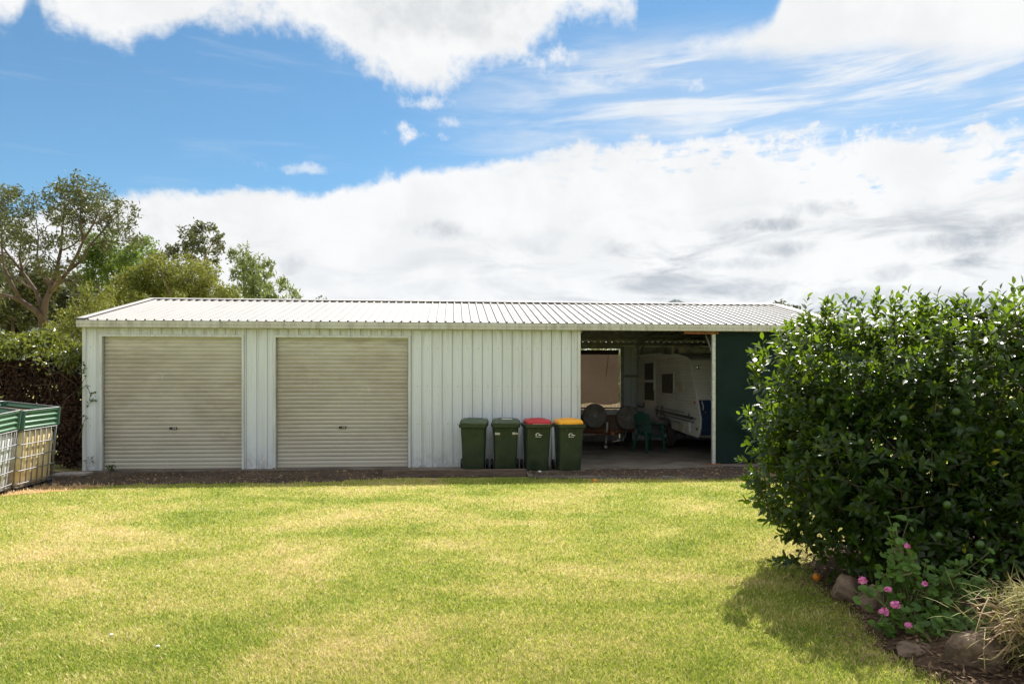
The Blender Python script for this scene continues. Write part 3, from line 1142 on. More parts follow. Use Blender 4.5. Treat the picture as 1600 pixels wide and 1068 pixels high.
gutter(-0.075, 13.30, -0.032, 1)
gutter(13.303, LEN + 0.14, -0.032, 1)
gutter(-0.14, LEN + 0.14, DEPTH + 0.032, -1)

# frame seen in the open bay
for x in (10.26, 13.185, 15.95):
    for sgn in (0, 1):
        fr = MB()
        ya, yb = (0.10, DEPTH / 2) if sgn == 0 else (DEPTH - 0.10, DEPTH / 2)
        p0, p1 = Vector((x, ya, EAVE + 0.02)), Vector((x, yb, RIDGE - 0.10))
        dlt = p1 - p0
        fr.box((p0 + p1) / 2, (0.06, dlt.length, 0.13), (math.atan2(dlt.z, dlt.y), 0, 0)).build('rafter', M_frame, shed)
    MB().box((x, DEPTH - 0.5, 2.65), (0.045, 0.05, 0.95), (R(45), 0, 0)).build('knee_brace', M_frame, shed)
for i in range(5):
    for sgn in (0, 1):
        tt = 0.04 + i / 4 * 0.90
        yy = SL0.y + (DEPTH / 2 - SL0.y) * tt + 0.12
        if sgn: yy = DEPTH - yy
        zz = SL0.z + (RIDGE - SL0.z) * tt - 0.03
        MB().bx(10.2, LEN - 0.02, yy - 0.022, yy + 0.022, zz - 0.10, zz - 0.01).build('purlin', M_frame, shed)
for zz in (1.0, 2.0):
    MB().bx(12.78, LEN - 0.03, DEPTH - 0.10, DEPTH - 0.03, zz, zz + 0.07).build('girt', M_frame, shed)
MB().bx(10.38, 12.66, DEPTH - 0.10, DEPTH - 0.02, 2.885, 2.95).build('lintel', M_frame, shed)
post = MB().bx(13.148, 13.222, 0.0, 0.075, 0.04, EAVE + 0.02).build('post', M_galv, shed, bevel=0.006)
MB().bx(13.05, 13.33, -0.06, 0.14, 0.04, 0.055).build('base_plate', M_rust, post)
MB().bx(12.50, 13.27, -0.045, -0.005, 2.885, 2.935).build('angle_bracket', M_rust, shed, bevel=0.003)
MB().tube([(13.18, 0.10, 2.50), (13.18, 0.5, 2.93)], 0.02, 8).build('knee_brace', M_galv, shed)


# ------------------------------------------------------------------ shade cloths hung in the bay
def hung_cloth(name, x0, x1, z0, z1, y, mat, label, nx=46, nz=40, amp=0.02, fold=False, seed=1):
    vs, fs = [], []
    r = random.Random(seed)
    ph = [r.uniform(0, 6) for _ in range(6)]
    for j in range(nz + 1):
        for i in range(nx + 1):
            u, v = i / nx, j / nz
            x, z = x0 + (x1 - x0) * u, z0 + (z1 - z0) * v
            d = amp * (math.sin(u * 9 + ph[0] + v * 2) * 0.5 + math.sin(u * 21 + ph[1]) * 0.25 * (1 - v) + math.sin(v * 7 + ph[2] + u * 3) * 0.4) * (1 - abs(2 * v - 1) ** 4 * 0.7)
            if fold:
                # a sagging pleat low on the left
                c = 0.60 * math.exp(-((u - 0.10) / 0.22) ** 2) * 0
                line = 0.36 - 0.95 * max(u - 0.10, 0)
                if 0.08 < u < 0.42: d += -0.10 * math.exp(-((v - line) / 0.05) ** 2) * math.sin(math.pi * (u - 0.08) / 0.34)
            vs.append((x, y + d, z + (0.03 * math.sin(u * 14 + ph[3]) * (1 - v) if j == 0 else 0)))
    n = nx + 1
    for j in range(nz):
        for i in range(nx): fs.append((j * n + i, j * n + i + 1, (j + 1) * n + i + 1, (j + 1) * n + i))
    off = len(vs)
    vs2 = [(a, b + 0.003, c) for a, b, c in vs]
    fs2 = [tuple(reversed([q + off for q in f])) for f in fs]
    o = MB().add(vs + vs2, fs + fs2).build(name, mat, None, smooth='all', loc=SHED0, rot=(0, 0, TH))
    return tag(o, label, 'shade cloth')


hung_cloth('shade_cloth', 13.235, LEN - 0.03, 0.09, 2.935, 0.03, M_green_sc, 'dark green shade cloth hung across the right end of the open bay', amp=0.025, fold=True, seed=3)
hung_cloth('shade_cloth', 10.36, 12.62, 1.17, 2.835, DEPTH - 0.03, M_brown_sc, 'brown shade cloth hung at the back of the open bay', amp=0.03, seed=5)

bc = bpy.data.objects['shade_cloth.001']
MB().bx(10.37, 12.61, DEPTH - 0.075, DEPTH - 0.065, 2.70, 2.84).build('hem', simple('dark_cloth_hem', (0.075, 0.06, 0.05), 0.85, var=0.3, scale=8), bc)
MB().tube([(12.28, DEPTH - 0.09, 2.84), (12.27, DEPTH - 0.09, 2.5), (12.22, DEPTH - 0.085, 2.15), (12.20, DEPTH - 0.085, 2.02)], 0.008, 6).build('tie_cord', M_gap, bc)

# low paling fence seen below the brown cloth
fence = empty('paling_fence', sp(8.6, 9.6), TH, 'low sunlit timber paling fence seen below the brown shade cloth', 'fence')
for i in range(46):
    MB().bx(i * 0.11, i * 0.11 + 0.10, 0, 0.018, 0.02, 1.12 + rnd.uniform(-0.015, 0.015)).build('paling', M_pale, fence)
for z in (0.3, 0.95):
    MB().bx(-0.05, 5.1, 0.02, 0.06, z, z + 0.07).build('fence_rail', M_pale, fence)

# ------------------------------------------------------------------ timber sleeper, paver
a, b = sp(6.14, -1.20), sp(8.92, -1.20)
sl = MB().box((0, 0, 0.06), ((b - a).length, 0.10, 0.135)).build('timber_sleeper', M_sleeper, None, bevel=0.008, loc=(a + b) / 2, rot=(0, 0, TH))
tag(sl, 'long weathered timber sleeper edging the ground before the two green-lidded bins', 'timber sleeper')
pv = MB().loft([rrect(0.62, 0.34, 0.05, 0.0), rrect(0.62, 0.34, 0.05, 0.035), rrect(0.58, 0.30, 0.05, 0.045)]).build('paver', simple('pale_paver', (0.33, 0.31, 0.29), 0.9, var=0.3, scale=10, bump=0.4), None, loc=sp(0.02, -0.42, 0.01), rot=(0, 0, 0.1))
tag(pv, 'flat pale concrete paver on the dirt at the left corner of the shed', 'paver')


# ------------------------------------------------------------------ wheelie bins
def tree_copy(o, parent=None):
    c = o.copy()
    COL.objects.link(c)
    c.parent = parent
    for ch in list(o.children): tree_copy(ch, c)
    return c


def wheelie_bin(px, Y, rz, lid_mat, label, narrow_lid, logo=False, stickers=False, lid_sticker=False, lid_label=None):
    p = at(px, HOR, Y)
    base = 0.042
    b = empty('wheelie_bin', (p.x, Y, base), rz, label, 'wheelie bin', 'wheelie bins lined up against the shed wall')
    m = MB()
    m.loft([rrect(0.40, 0.43, 0.05, 0.0, 0, 0.03), rrect(0.435, 0.46, 0.05, 0.02, 0, 0.03), rrect(0.45, 0.49, 0.05, 0.25, 0, 0.02), rrect(0.475, 0.55, 0.05, 0.62, 0, 0.0),
            rrect(0.50, 0.60, 0.05, 0.87, 0, -0.02), rrect(0.505, 0.61, 0.05, 0.885, 0, -0.02)])
    body = m.build('body', M_bin, b, smooth=True)
    MB().loft([rrect(0.545, 0.665, 0.06, 0.875, 0, -0.02), rrect(0.565, 0.69, 0.06, 0.888, 0, -0.02), rrect(0.572, 0.70, 0.06, 0.942, 0, -0.02), rrect(0.555, 0.68, 0.06, 0.95, 0, -0.02)]).build('rim', M_bin, b, smooth=True)
    # vertical stiffening webs under the rim
    wb = MB()
    for k in range(-2, 3):
        wb.bx(k * 0.10 - 0.004, k * 0.10 + 0.004, -0.335, -0.30, 0.835, 0.88)
    wb.build('rim_web', M_bin, b)
    w = 0.505 if narrow_lid else 0.56
    dd = 0.66 if narrow_lid else 0.70
    lid = MB().loft([rrect(w, dd, 0.07, 0.952, 0, -0.02), rrect(w + 0.006, dd + 0.006, 0.07, 0.972, 0, -0.02), rrect(w - 0.01, dd - 0.02, 0.07, 1.008, 0, -0.015),
                     rrect(w - 0.05, dd - 0.08, 0.06, 1.035, 0, -0.01), rrect(w - 0.09, dd - 0.14, 0.05, 1.044, 0, 0.0), rrect(w - 0.12, dd - 0.18, 0.05, 1.040, 0, 0.0)]).build('lid', lid_mat, b, smooth=True)
    lid.rotation_euler = (R(rnd.uniform(-0.3, 0.5)), R(rnd.uniform(-1.1, 1.1)), R(rnd.uniform(-1.2, 1.2)))
    MB().loft([rrect(w - 0.22, 0.26, 0.05, 1.038, 0, 0.02), rrect(w - 0.23, 0.25, 0.05, 1.056, 0, 0.02), rrect(w - 0.27, 0.21, 0.04, 1.060, 0, 0.02)]).build('lid_ridge', lid_mat, lid, smooth=True)
    for s in (-1, 1):
        MB().bx(s * 0.16 - 0.028, s * 0.16 + 0.028, -dd / 2 - 0.034, -dd / 2 + 0.02, 0.965, 0.985).build('lid_grip', lid_mat, lid, bevel=0.006)
    if lid_label:
        MB().bx(-0.14, 0.21, -dd / 2 - 0.028, -dd / 2 - 0.024, 0.940, 0.956).build('lid_strip', M_stick, lid)
    if lid_sticker:
        MB().bx(-0.10, 0.115, -0.24, -0.10, 1.042, 1.050).build('lid_sticker', M_white, lid)
    # axle, wheels, rear handle
    ax = MB().tube([(-0.26, 0.24, 0.10), (0.26, 0.24, 0.10)], 0.011, 8).build('axle', M_galv, b)
    for s in (-1, 1):
        wh = MB().lathe([(0.02, -0.026), (0.088, -0.026), (0.100, -0.016), (0.100, 0.016), (0.088, 0.026), (0.02, 0.026)], (s * 0.265, 0.24, 0.10), 'x', 22).build('wheel', M_black, b, smooth=True)
        MB().lathe([(0.045, -0.031), (0.052, -0.027), (0.052, 0.027), (0.045, 0.031)], (s * 0.265, 0.24, 0.10), 'x', 14).build('hub', M_gap, wh, smooth=True)
    MB().tube([(-0.24, 0.30, 0.90), (-0.24, 0.365, 0.925), (0.24, 0.365, 0.925), (0.24, 0.30, 0.90)], 0.016, 8).build('handle', M_bin, b, smooth=True)
    tilt = R(-8.0)

    def face_y(z):
        zs = [(0.25, 0.02 - 0.245), (0.62, -0.275), (0.87, -0.32)]
        for (a, ya), (c, yc) in zip(zs, zs[1:]):
            if a <= z <= c: return ya + (yc - ya) * (z - a) / (c - a)
        return -0.3
    if logo:
        # white swoosh emblem with a small line of print below
        m = MB()
        def plate(pts):
            n = len(pts)
            vs = [(x, face_y(0.735 + z) - 0.0025, 0.735 + z) for x, z in pts] + [(x, face_y(0.735 + z) + 0.001, 0.735 + z) for x, z in pts]
            m.add(vs, [tuple(range(n)), tuple(range(2 * n - 1, n - 1, -1))] + [(i, (i + 1) % n, n + (i + 1) % n, n + i) for i in range(n)])
        for i in range(9):                                     # tapering arc
            a0, a1 = R(35 + 24 * i), R(35 + 24 * (i + 1))
            w0, w1 = 0.004 + 0.009 * math.sin(math.pi * i / 9.5), 0.004 + 0.009 * math.sin(math.pi * (i + 1) / 9.5)
            q = lambda a, r: (-0.022 + 1.35 * r * math.cos(a), 0.004 + r * math.sin(a))
            plate([q(a0, 0.034), q(a1, 0.034), q(a1, 0.034 - w1), q(a0, 0.034 - w0)])
        plate([(-0.022, -0.010), (0.000, 0.010), (0.022, 0.012), (0.014, -0.004)])
        plate([(0.006, -0.014), (0.022, 0.004), (0.046, 0.006), (0.036, -0.010)])
        plate([(0.030, -0.016), (0.044, -0.001), (0.078, -0.008), (0.060, -0.014)])
        x = -0.066
        for k, wd in enumerate((0.012, 0.009, 0.013, 0.010, 0.008, 0.013, 0.011, 0.010)):
            plate([(x, -0.047), (x + wd, -0.047), (x + wd, -0.036), (x, -0.036)])
            x += wd + 0.0035
        m.build('emblem', M_white, body)
    if stickers:
        for x0, x1, z0, z1 in ((-0.225, -0.125, 0.735, 0.778), (0.125, 0.190, 0.738, 0.785), (0.205, 0.232, 0.742, 0.780)):
            y = face_y((z0 + z1) / 2) - 0.004
            MB().bx(x0, x1, y, y + 0.012, z0, z1).build('sticker', M_stick, body)
    return b


wheelie_bin(740.5, 14.50, R(-1), M_lidg, 'leftmost dark green wheelie bin with a plain green lid', False)
wheelie_bin(789.5, 14.50, R(4), M_lidg, 'dark green wheelie bin with a white label on its green lid', False, stickers=True, lid_sticker=True)
wheelie_bin(838.0, 14.46, R(8), M_lidr, 'dark green wheelie bin with a red lid', True, logo=True, lid_label=True)
wheelie_bin(888.0, 14.42, R(9), M_lidy, 'dark green wheelie bin with a yellow lid', True, logo=True)
# the bit of white paper stuck at the foot of the red-lidded bin
pp = at(843.5, 737.5, 14.08)
sc = MB().add([(-0.03, 0, 0), (0.02, -0.01, 0.004), (0.035, 0.02, 0.010), (0.0, 0.03, 0.022), (-0.025, 0.022, 0.018), (0.0, 0.01, 0.03)],
              [(0, 1, 5), (1, 2, 5), (2, 3, 5), (3, 4, 5), (4, 0, 5), (0, 4, 3, 2, 1)]).build('paper_scrap', M_white, None, loc=(pp.x, 14.08, 0.042))
tag(sc, 'scrap of white paper on the concrete at the foot of the red-lidded bin', 'paper')

# ------------------------------------------------------------------ trailer with two spare tyres
tr = empty('box_trailer', (2.58, 19.45, 0.04), TH * 0.5, 'rusty box trailer carrying two spare wheels, parked in the open bay', 'trailer')
m = MB()
for x in (-0.80, 0.80): m.bx(x - 0.03, x + 0.03, 0.05, 2.1, 0.42, 0.50)
for y in (0.08, 1.0, 2.05): m.bx(-0.80, 0.80, y - 0.03, y + 0.03, 0.425, 0.495)
chassis = m.build('chassis', M_rust, tr, bevel=0.005)
MB().bx(-0.84, 0.84, 0.06, 2.1, 0.502, 0.52).build('floor', M_sleeper, tr)
MB().bx(-0.84, 0.84, 0.06, 0.085, 0.522, 0.90).build('front_panel', simple('rust_brown_panel', (0.17, 0.10, 0.07), 0.8, var=0.5, scale=4), tr, bevel=0.004)
for x in (-0.84, 0.815): MB().bx(x, x + 0.025, 0.09, 2.1, 0.522, 0.90).build('side_panel', M_frame, tr)
m = MB().tube([(-0.84, 0.10, 0.52), (-0.84, 0.10, 1.08), (0.84, 0.10, 1.08), (0.84, 0.10, 0.52)], 0.016, 8)
m.tube([(-0.84, 2.05, 0.52), (-0.84, 2.05, 1.02), (0.84, 2.05, 1.02), (0.84, 2.05, 0.52)], 0.016, 8)
m.build('load_rack', M_gap, tr, smooth=True)
for x in (-0.86, 0.86):
    wh = MB().torus((x, 1.15, 0.30), 0.22, 0.08, 'x', 26, 10, 1.05).build('wheel', M_tyre, tr, smooth='all')
    MB().lathe([(0.02, -0.06), (0.16, -0.05), (0.165, 0.05), (0.02, 0.06)], (x, 1.15, 0.30), 'x', 18).build('rim', M_cage, wh, smooth=True)
    MB().bx(x - 0.12, x + 0.12, 0.75, 1.55, 0.66, 0.68).build('mudguard', M_frame, tr, bevel=0.01)
# spare wheels on the front
for x, z in ((-0.31, 0.88), (0.62, 0.82)):
    t = MB().lathe([(0.19, -0.085), (0.21, -0.10), (0.30, -0.10), (0.328, -0.075), (0.335, 0.0), (0.328, 0.075), (0.30, 0.10), (0.19, 0.10)], (x, -0.06, z), 'y', 34).build('spare_wheel', M_dustyre, tr, smooth=True)
    MB().lathe([(0.03, -0.05), (0.07, -0.075), (0.10, -0.055), (0.15, -0.045), (0.185, -0.080), (0.20, -0.088), (0.195, 0.05), (0.03, 0.05)], (x, -0.06, z), 'y', 30).build('spare_rim', M_dustyre, t, smooth=True)
    MB().torus((x, -0.145, z), 0.255, 0.008, 'y', 34, 6).build('sidewall_ring', M_tyre, t, smooth='all')
    MB().lathe([(0.05, -0.10), (0.05, -0.06)], (x, -0.06, z), 'y', 14).build('spare_hub', M_cage, t)
# drawbar, hitch, jockey wheel, chain
m = MB()
for s in (-1, 1): m.tube([(s * 0.62, 0.08, 0.45), (0.30 * s + 0.0, -0.45, 0.45), (0.06 * s, -0.95, 0.45)], 0.032, 8)
m.bx(-0.06, 0.06, -1.12, -0.92, 0.42, 0.50)
m.build('drawbar', M_rust, tr, smooth=True)
MB().tube([(-0.95, -0.30, 0.38), (-0.12, -0.34, 0.385)], 0.020, 8).build('tow_bar_pipe', M_pale, tr, smooth=True)
jk = MB().tube([(-0.115, -0.72, 0.16), (-0.095, -0.72, 0.45), (-0.08, -0.72, 0.58)], [0.018, 0.018, 0.030], 10).tube([(-0.08, -0.72, 0.58), (-0.075, -0.72, 0.74)], 0.030, 10).build('jockey_stand', M_galv, tr, smooth=True)
MB().torus((-0.12, -0.72, 0.085), 0.062, 0.026, 'y', 18, 8).build('jockey_wheel', M_black, jk, smooth='all')
MB().lathe([(0.032, -0.02), (0.032, 0.02)], (-0.12, -0.72, 0.085), 'y', 12).build('jockey_hub', M_galv, jk)
MB().tube([(-0.15, -0.72, 0.09), (-0.15, -0.72, 0.20), (-0.09, -0.72, 0.20), (-0.09, -0.72, 0.09)], 0.008, 6).build('jockey_fork', M_black, jk)
ch = MB()
pts = []
for i in range(19):
    tt = i / 18
    pts.append(Vector((0.24 + 0.30 * tt, -0.30, 0.64 - 0.42 * (1 - (2 * tt - 1) ** 2) ** 0.65)))
for i in range(18):
    c = (pts[i] + pts[i + 1]) / 2
    d = (pts[i + 1] - pts[i]).normalized()
    s_ = d.orthogonal().normalized()
    if i % 2: s_ = d.cross(s_)
    loop = [c + d * 0.034 * math.cos(a) + s_ * 0.019 * math.sin(a) for a in [2 * math.pi * k / 10 for k in range(11)]]
    ch.tube(loop, 0.009, 6, False)
ch.build('safety_chain', M_cage, tr, smooth='all')


# ------------------------------------------------------------------ plastic chair
def plastic_chair(loc, rz):
    c = empty('plastic_chair', loc, rz, 'dark green moulded plastic armchair on the concrete beside the caravan', 'chair')
    c.scale = (1.06, 1.06, 1.08)
    seat = MB().loft([rrect(0.44, 0.42, 0.06, 0.405, 0, 0), rrect(0.46, 0.44, 0.07, 0.415, 0, 0), rrect(0.46, 0.44, 0.07, 0.430, 0, 0), rrect(0.42, 0.40, 0.06, 0.428, 0, 0), rrect(0.34, 0.32, 0.05, 0.420, 0, 0)]).build('seat', M_chair, c, smooth=True)
    MB().bx(-0.205, 0.205, -0.232, -0.216, 0.345, 0.385).build('seat_apron', M_chair, c, bevel=0.005)
    def bp(u, v):                                              # backrest surface, u across -1..1, v up 0..1
        w = 0.215 + 0.035 * math.sin(v * 2.2)
        return Vector((u * w, 0.19 + 0.13 * v - 0.055 * u * u, 0.43 + 0.50 * v - 0.05 * u * u * v))
    # solid side wings and head, slatted lattice centre
    m = MB()
    def patch(u0, u1, v0, v1, nu=4, nv=8, t=0.010):
        r0 = []
        for s in (0, t):
            r0.append([[bp(u0 + (u1 - u0) * i / nu, v0 + (v1 - v0) * j / nv) + Vector((0, s, 0)) for i in range(nu + 1)] for j in range(nv + 1)])
        vs = [p for g_ in r0 for row in g_ for p in row]
        n, k = nu + 1, (nu + 1) * (nv + 1)
        fs = []
        for j in range(nv):
            for i in range(nu):
                a = j * n + i
                fs += [(a, a + 1, a + n + 1, a + n), (k + a, k + a + n, k + a + n + 1, k + a + 1)]
        for i in range(nu):
            fs += [(i, k + i, k + i + 1, i + 1), (nv * n + i, nv * n + i + 1, k + nv * n + i + 1, k + nv * n + i)]
        for j in range(nv):
            fs += [(j * n, (j + 1) * n, k + (j + 1) * n, k + j * n), (j * n + nu, k + j * n + nu, k + (j + 1) * n + nu, (j + 1) * n + nu)]
        m.add(vs, fs)
    patch(-1.0, -0.42, 0.0, 1.0); patch(0.42, 1.0, 0.0, 1.0); patch(-0.42, 0.42, 0.62, 1.06); patch(-0.42, 0.42, 0.0, 0.08, 4, 2)
    back = m.build('backrest', M_chair, c, smooth=True)
    for s in (-1, 1):
        l = MB()
        for k in range(-3, 7):
            a, b = (-0.42, k * 0.1), (0.42, k * 0.1 + 0.34)
            if s < 0: a, b = (0.42, a[1]), (-0.42, b[1])
            q = [(a[0] + (b[0] - a[0]) * i / 8, a[1] + (b[1] - a[1]) * i / 8) for i in range(9)]
            q = [p for p in q if 0.06 <= p[1] <= 0.63]
            if len(q) > 1: l.tube([bp(*p) + Vector((0, 0.005, 0)) for p in q], 0.007, 5)
        l.build('lattice', M_chair, back)
    for s in (-1, 1):
        MB().tube([(s * 0.235, 0.24, 0.66), (s * 0.262, 0.12, 0.665), (s * 0.268, -0.08, 0.66), (s * 0.262, -0.19, 0.64), (s * 0.255, -0.225, 0.58)], [0.022, 0.026, 0.028, 0.026, 0.022], 8).build('armrest', M_chair, c, smooth='all')
        for y0, y1, z1 in ((-0.225, -0.265, 0.60), (0.19, 0.27, 0.43)):
            x1 = s * 0.255 if y0 < 0 else s * 0.20
            x0 = s * 0.275
            MB().loft([[Vector((x0 + a * 0.022, y1 + b * 0.022, 0.0)) for a, b in ((-1, -1), (1, -1), (1, 1), (-1, 1))],
                       [Vector(((x0 + x1) / 2 + a * 0.026, (y0 + y1) / 2 + b * 0.026, z1 * 0.5)) for a, b in ((-1, -1), (1, -1), (1, 1), (-1, 1))],
                       [Vector((x1 + a * 0.030, y0 + b * 0.030, z1)) for a, b in ((-1, -1), (1, -1), (1, 1), (-1, 1))]]).build('leg', M_chair, c, bevel=0.005)


plastic_chair((3.52, 18.15, 0.04), R(28))

# ------------------------------------------------------------------ caravan
cv = empty('caravan', (4.57, 17.2, 0.04), math.atan(0.149 / 0.989), 'cream and blue caravan with dark windows parked in the open bay', 'caravan')
CW = 2.2
prof = [(0.10, 0.435), (0.0, 0.50), (-0.07, 0.68), (-0.09, 0.915), (0.10, 1.36), (0.50, 2.26), (0.56, 2.36), (0.68, 2.42), (1.0, 2.475), (1.5, 2.54), (4.45, 2.585), (4.60, 2.55), (4.66, 2.45),
        (4.66, 0.70), (2.86, 0.62), (2.78, 0.74), (2.62, 0.82), (2.28, 0.84), (1.95, 0.80), (1.84, 0.70), (1.80, 0.55), (0.9, 0.48)]
MB().prism(prof, 0, CW, 'x').build('body', M_cvwhite, cv, bevel=0.018, angle=25)


def prof_front(h):
    pts = [(0.10, 0.435), (0.0, 0.50), (-0.07, 0.68), (-0.09, 0.915), (0.10, 1.36), (0.50, 2.26), (0.56, 2.36), (0.68, 2.42), (1.0, 2.475), (1.5, 2.54)]
    for (da, ha), (db, hb) in zip(pts, pts[1:]):
        if ha <= h <= hb: return da + (db - da) * (h - ha) / (hb - ha)
    return 1.5


m = MB()
h = 0.62
while h < 2.46:
    d0 = prof_front(h) + 0.04
    d1_ = 4.62
    for a, b in (((d0, d1_),) if h > 0.86 else ((d0, 1.80), (2.86, d1_)) if h > 0.7 else ((d0, 1.80),)):
        m.add([(0.0, a, h + 0.020), (0.0, b, h + 0.020), (-0.016, b, h), (-0.016, a, h), (0.0, a, h - 0.006), (0.0, b, h - 0.006)], [(0, 1, 2, 3), (3, 2, 5, 4)])
    h += 0.078
m.build('side_cladding', M_cvwhite, cv)
m = MB()
h = 1.42
while h < 2.24:
    d = prof_front(h)
    m.add([(0.04, d, h + 0.02), (CW - 0.04, d, h + 0.02), (CW - 0.04, d - 0.012, h), (0.04, d - 0.012, h), (0.04, d - 0.002, h - 0.01), (CW - 0.04, d - 0.002, h - 0.01)], [(0, 1, 2, 3), (3, 2, 5, 4)])
    h += 0.078
m.build('front_cladding', M_cvwhite, cv)
# blue lower front panel
pr = [(prof_front(hh), hh) for hh in (0.50, 0.68, 0.915, 1.10, 1.36)]
m = MB()
m.loft([[(0.035, d - 0.008, hh), (CW - 0.035, d - 0.008, hh), (CW - 0.035, d + 0.01, hh), (0.035, d + 0.01, hh)] for d, hh in pr]).build('front_boot_panel', M_cvblue, cv)
MB().lathe([(0.0, -0.03), (0.03, -0.022), (0.03, 0.0)], (0.16, prof_front(1.07) - 0.012, 1.07), 'y', 12).build('boot_latch', M_chrome, cv, smooth=True)
MB().tube([(0.10, prof_front(1.33) - 0.02, 1.33), (0.10, prof_front(1.22) - 0.06, 1.22), (0.10, prof_front(1.12) - 0.02, 1.12)], 0.012, 8).build('grab_handle', M_cvwhite, cv, smooth=True)
m = MB()
for x in (0.0, CW):
    m.tube([(x, d - 0.004, hh) for d, hh in ((0.10, 0.435), (0.0, 0.50), (-0.07, 0.68), (-0.09, 0.915), (0.10, 1.36), (0.50, 2.26), (0.56, 2.36), (0.68, 2.42), (1.0, 2.475), (1.5, 2.545), (4.45, 2.59))], 0.014, 6)
m.build('edge_moulding', M_trim, cv, smooth=True)


def window(d0, d1, h0, h1, split=None):
    f = MB()
    for a, b, c, e in ((d0 - 0.035, d0, h0 - 0.035, h1 + 0.035), (d1, d1 + 0.035, h0 - 0.035, h1 + 0.035), (d0, d1, h0 - 0.035, h0), (d0, d1, h1, h1 + 0.035)):
        f.bx(-0.036, 0.0, a, b, c, e)
    if split: f.bx(-0.034, 0.0, d0, d1, split - 0.025, split + 0.025)
    w = f.build('window', M_cvwhite, cv, bevel=0.004)
    for a, b in (((h0, split - 0.025), (split + 0.025, h1)) if split else ((h0, h1),)):
        MB().bx(-0.028, -0.019, d0, d1, a, b).build('pane', M_glass, w)


# the entrance door with two panes
dr = MB().bx(-0.030, 0.0, 2.98, 3.98, 0.72, 2.44).build('door', M_cvwhite, cv, bevel=0.008)
for a, b in ((1.28, 1.80), (1.87, 2.36)):
    MB().bx(-0.040, -0.028, 3.10, 3.86, a, b).build('pane', M_glass, dr)
MB().bx(-0.058, -0.028, 3.00, 3.06, 1.55, 2.42).build('door_edge_strip', M_trim, dr, bevel=0.004)
MB().bx(-0.06, -0.028, 3.90, 3.95, 1.05, 1.20).build('door_handle', M_black, dr, bevel=0.006)
window(1.62, 2.46, 1.50, 2.03)
MB().bx(-0.028, 0.0, 0.94, 1.30, 1.55, 1.80).build('side_hatch', M_hatch, cv, bevel=0.01)
MB().bx(-0.028, 0.0, 0.92, 1.28, 0.52, 0.72).build('side_hatch', M_hatch, cv, bevel=0.01)
MB().bx(-0.028, 0.0, 0.52, 0.62, 0.54, 0.80).build('vent_strip', M_trim, cv, bevel=0.006)
for hh, dd in ((1.26, 0.20), (0.62, 0.06)):
    MB().bx(-0.028, 0.0, dd, dd + 0.08, hh, hh + 0.06).build('side_marker', M_orange_l if hh > 1 else M_cvdark, cv, bevel=0.008)
MB().lathe([(0.0, -0.05), (0.04, -0.035), (0.045, 0.0)], (0.16, prof_front(2.17), 2.17), 'y', 12).build('front_marker', M_chrome, cv, smooth=True)
# stripes and scribbled lettering strokes along the side
m = MB()
def stripe(a, ha, b, hb, w, mat_list, off=0.0185):
    mat_list.add([(-off, a, ha - w / 2), (-off, b, hb - w / 2), (-off, b, hb + w / 2), (-off, a, ha + w / 2)], [(0, 1, 2, 3)])
stripe(4.6, 1.08, 0.35, 0.90, 0.075, m); stripe(3.9, 0.985, 0.25, 0.80, 0.03, m)
m.build('side_stripe', M_cvdark, cv)
m = MB()
stripe(4.6, 1.16, 0.9, 1.02, 0.035, m); stripe(4.2, 0.90, 1.1, 0.74, 0.03, m, 0.0175)
m.build('side_stripe', M_cvgrey, cv)
m = MB()
def stroke(pts, r=0.011): m.tube([(-0.0195, d, hh) for d, hh in pts], r, 5)
stroke([(3.05, 1.22), (2.90, 0.86), (2.75, 1.14)]); stroke([(2.62, 0.84), (2.45, 1.16), (2.28, 0.82)]); stroke([(2.55, 0.96), (2.34, 0.95)])
stroke([(2.70, 0.80), (2.20, 0.76)], 0.008)
stroke([(0.62, 0.88), (0.58, 1.02), (0.50, 0.86), (0.44, 0.93), (0.38, 0.86), (0.32, 0.93), (0.24, 0.86), (0.14, 0.91)], 0.010)
m.build('side_script', M_cvdark, cv)
for d in (2.28,):
    for x, s in ((0.10, 1), (CW - 0.10, -1)):
        wh = MB().lathe([(0.18, -0.09), (0.20, -0.10), (0.29, -0.10), (0.325, -0.07), (0.33, 0.0), (0.325, 0.07), (0.29, 0.10), (0.18, 0.10)], (x, d, 0.33), 'x', 30).build('wheel', M_tyre, cv, smooth=True)
        MB().lathe([(0.03, -s * 0.10), (0.06, -s * 0.10), (0.07, -s * 0.07), (0.15, -s * 0.055), (0.19, -s * 0.098), (0.20, -s * 0.10), (0.195, s * 0.05), (0.03, s * 0.05)], (x, d, 0.33), 'x', 26).build('rim', M_ibcw, wh, smooth=True)
MB().bx(0.3, CW - 0.3, 1.7, 2.9, 0.40, 0.60).build('axle_frame', M_gap, cv)
m = MB()
for s in (-1, 1): m.tube([(CW / 2 + s * 0.6, 0.1, 0.42), (CW / 2 + s * 0.05, -1.05, 0.42)], 0.045, 8)
m.build('drawbar', M_gap, cv)
MB().tube([(CW / 2 + 0.1, -0.85, 0.05), (CW / 2 + 0.1, -0.85, 0.62)], 0.028, 8).build('jockey_stand', M_galv, cv)
# roof: rolled awning along the edge, hatch, aerial
MB().tube([(-0.02, 4.5, 2.615), (-0.02, 2.45, 2.60)], 0.035, 8).build('rolled_awning', M_trim, cv, smooth=True)
MB().loft([rrect(0.42, 0.42, 0.05, 2.56, 0.7, 2.3), rrect(0.42, 0.42, 0.05, 2.63, 0.7, 2.3), rrect(0.34, 0.34, 0.05, 2.66, 0.7, 2.3)]).build('roof_hatch', M_cvwhite, cv, smooth=True)
MB().bx(0.05, 0.12, 1.85, 1.98, 2.55, 2.80).build('roof_vent', M_hatch, cv, bevel=0.01)
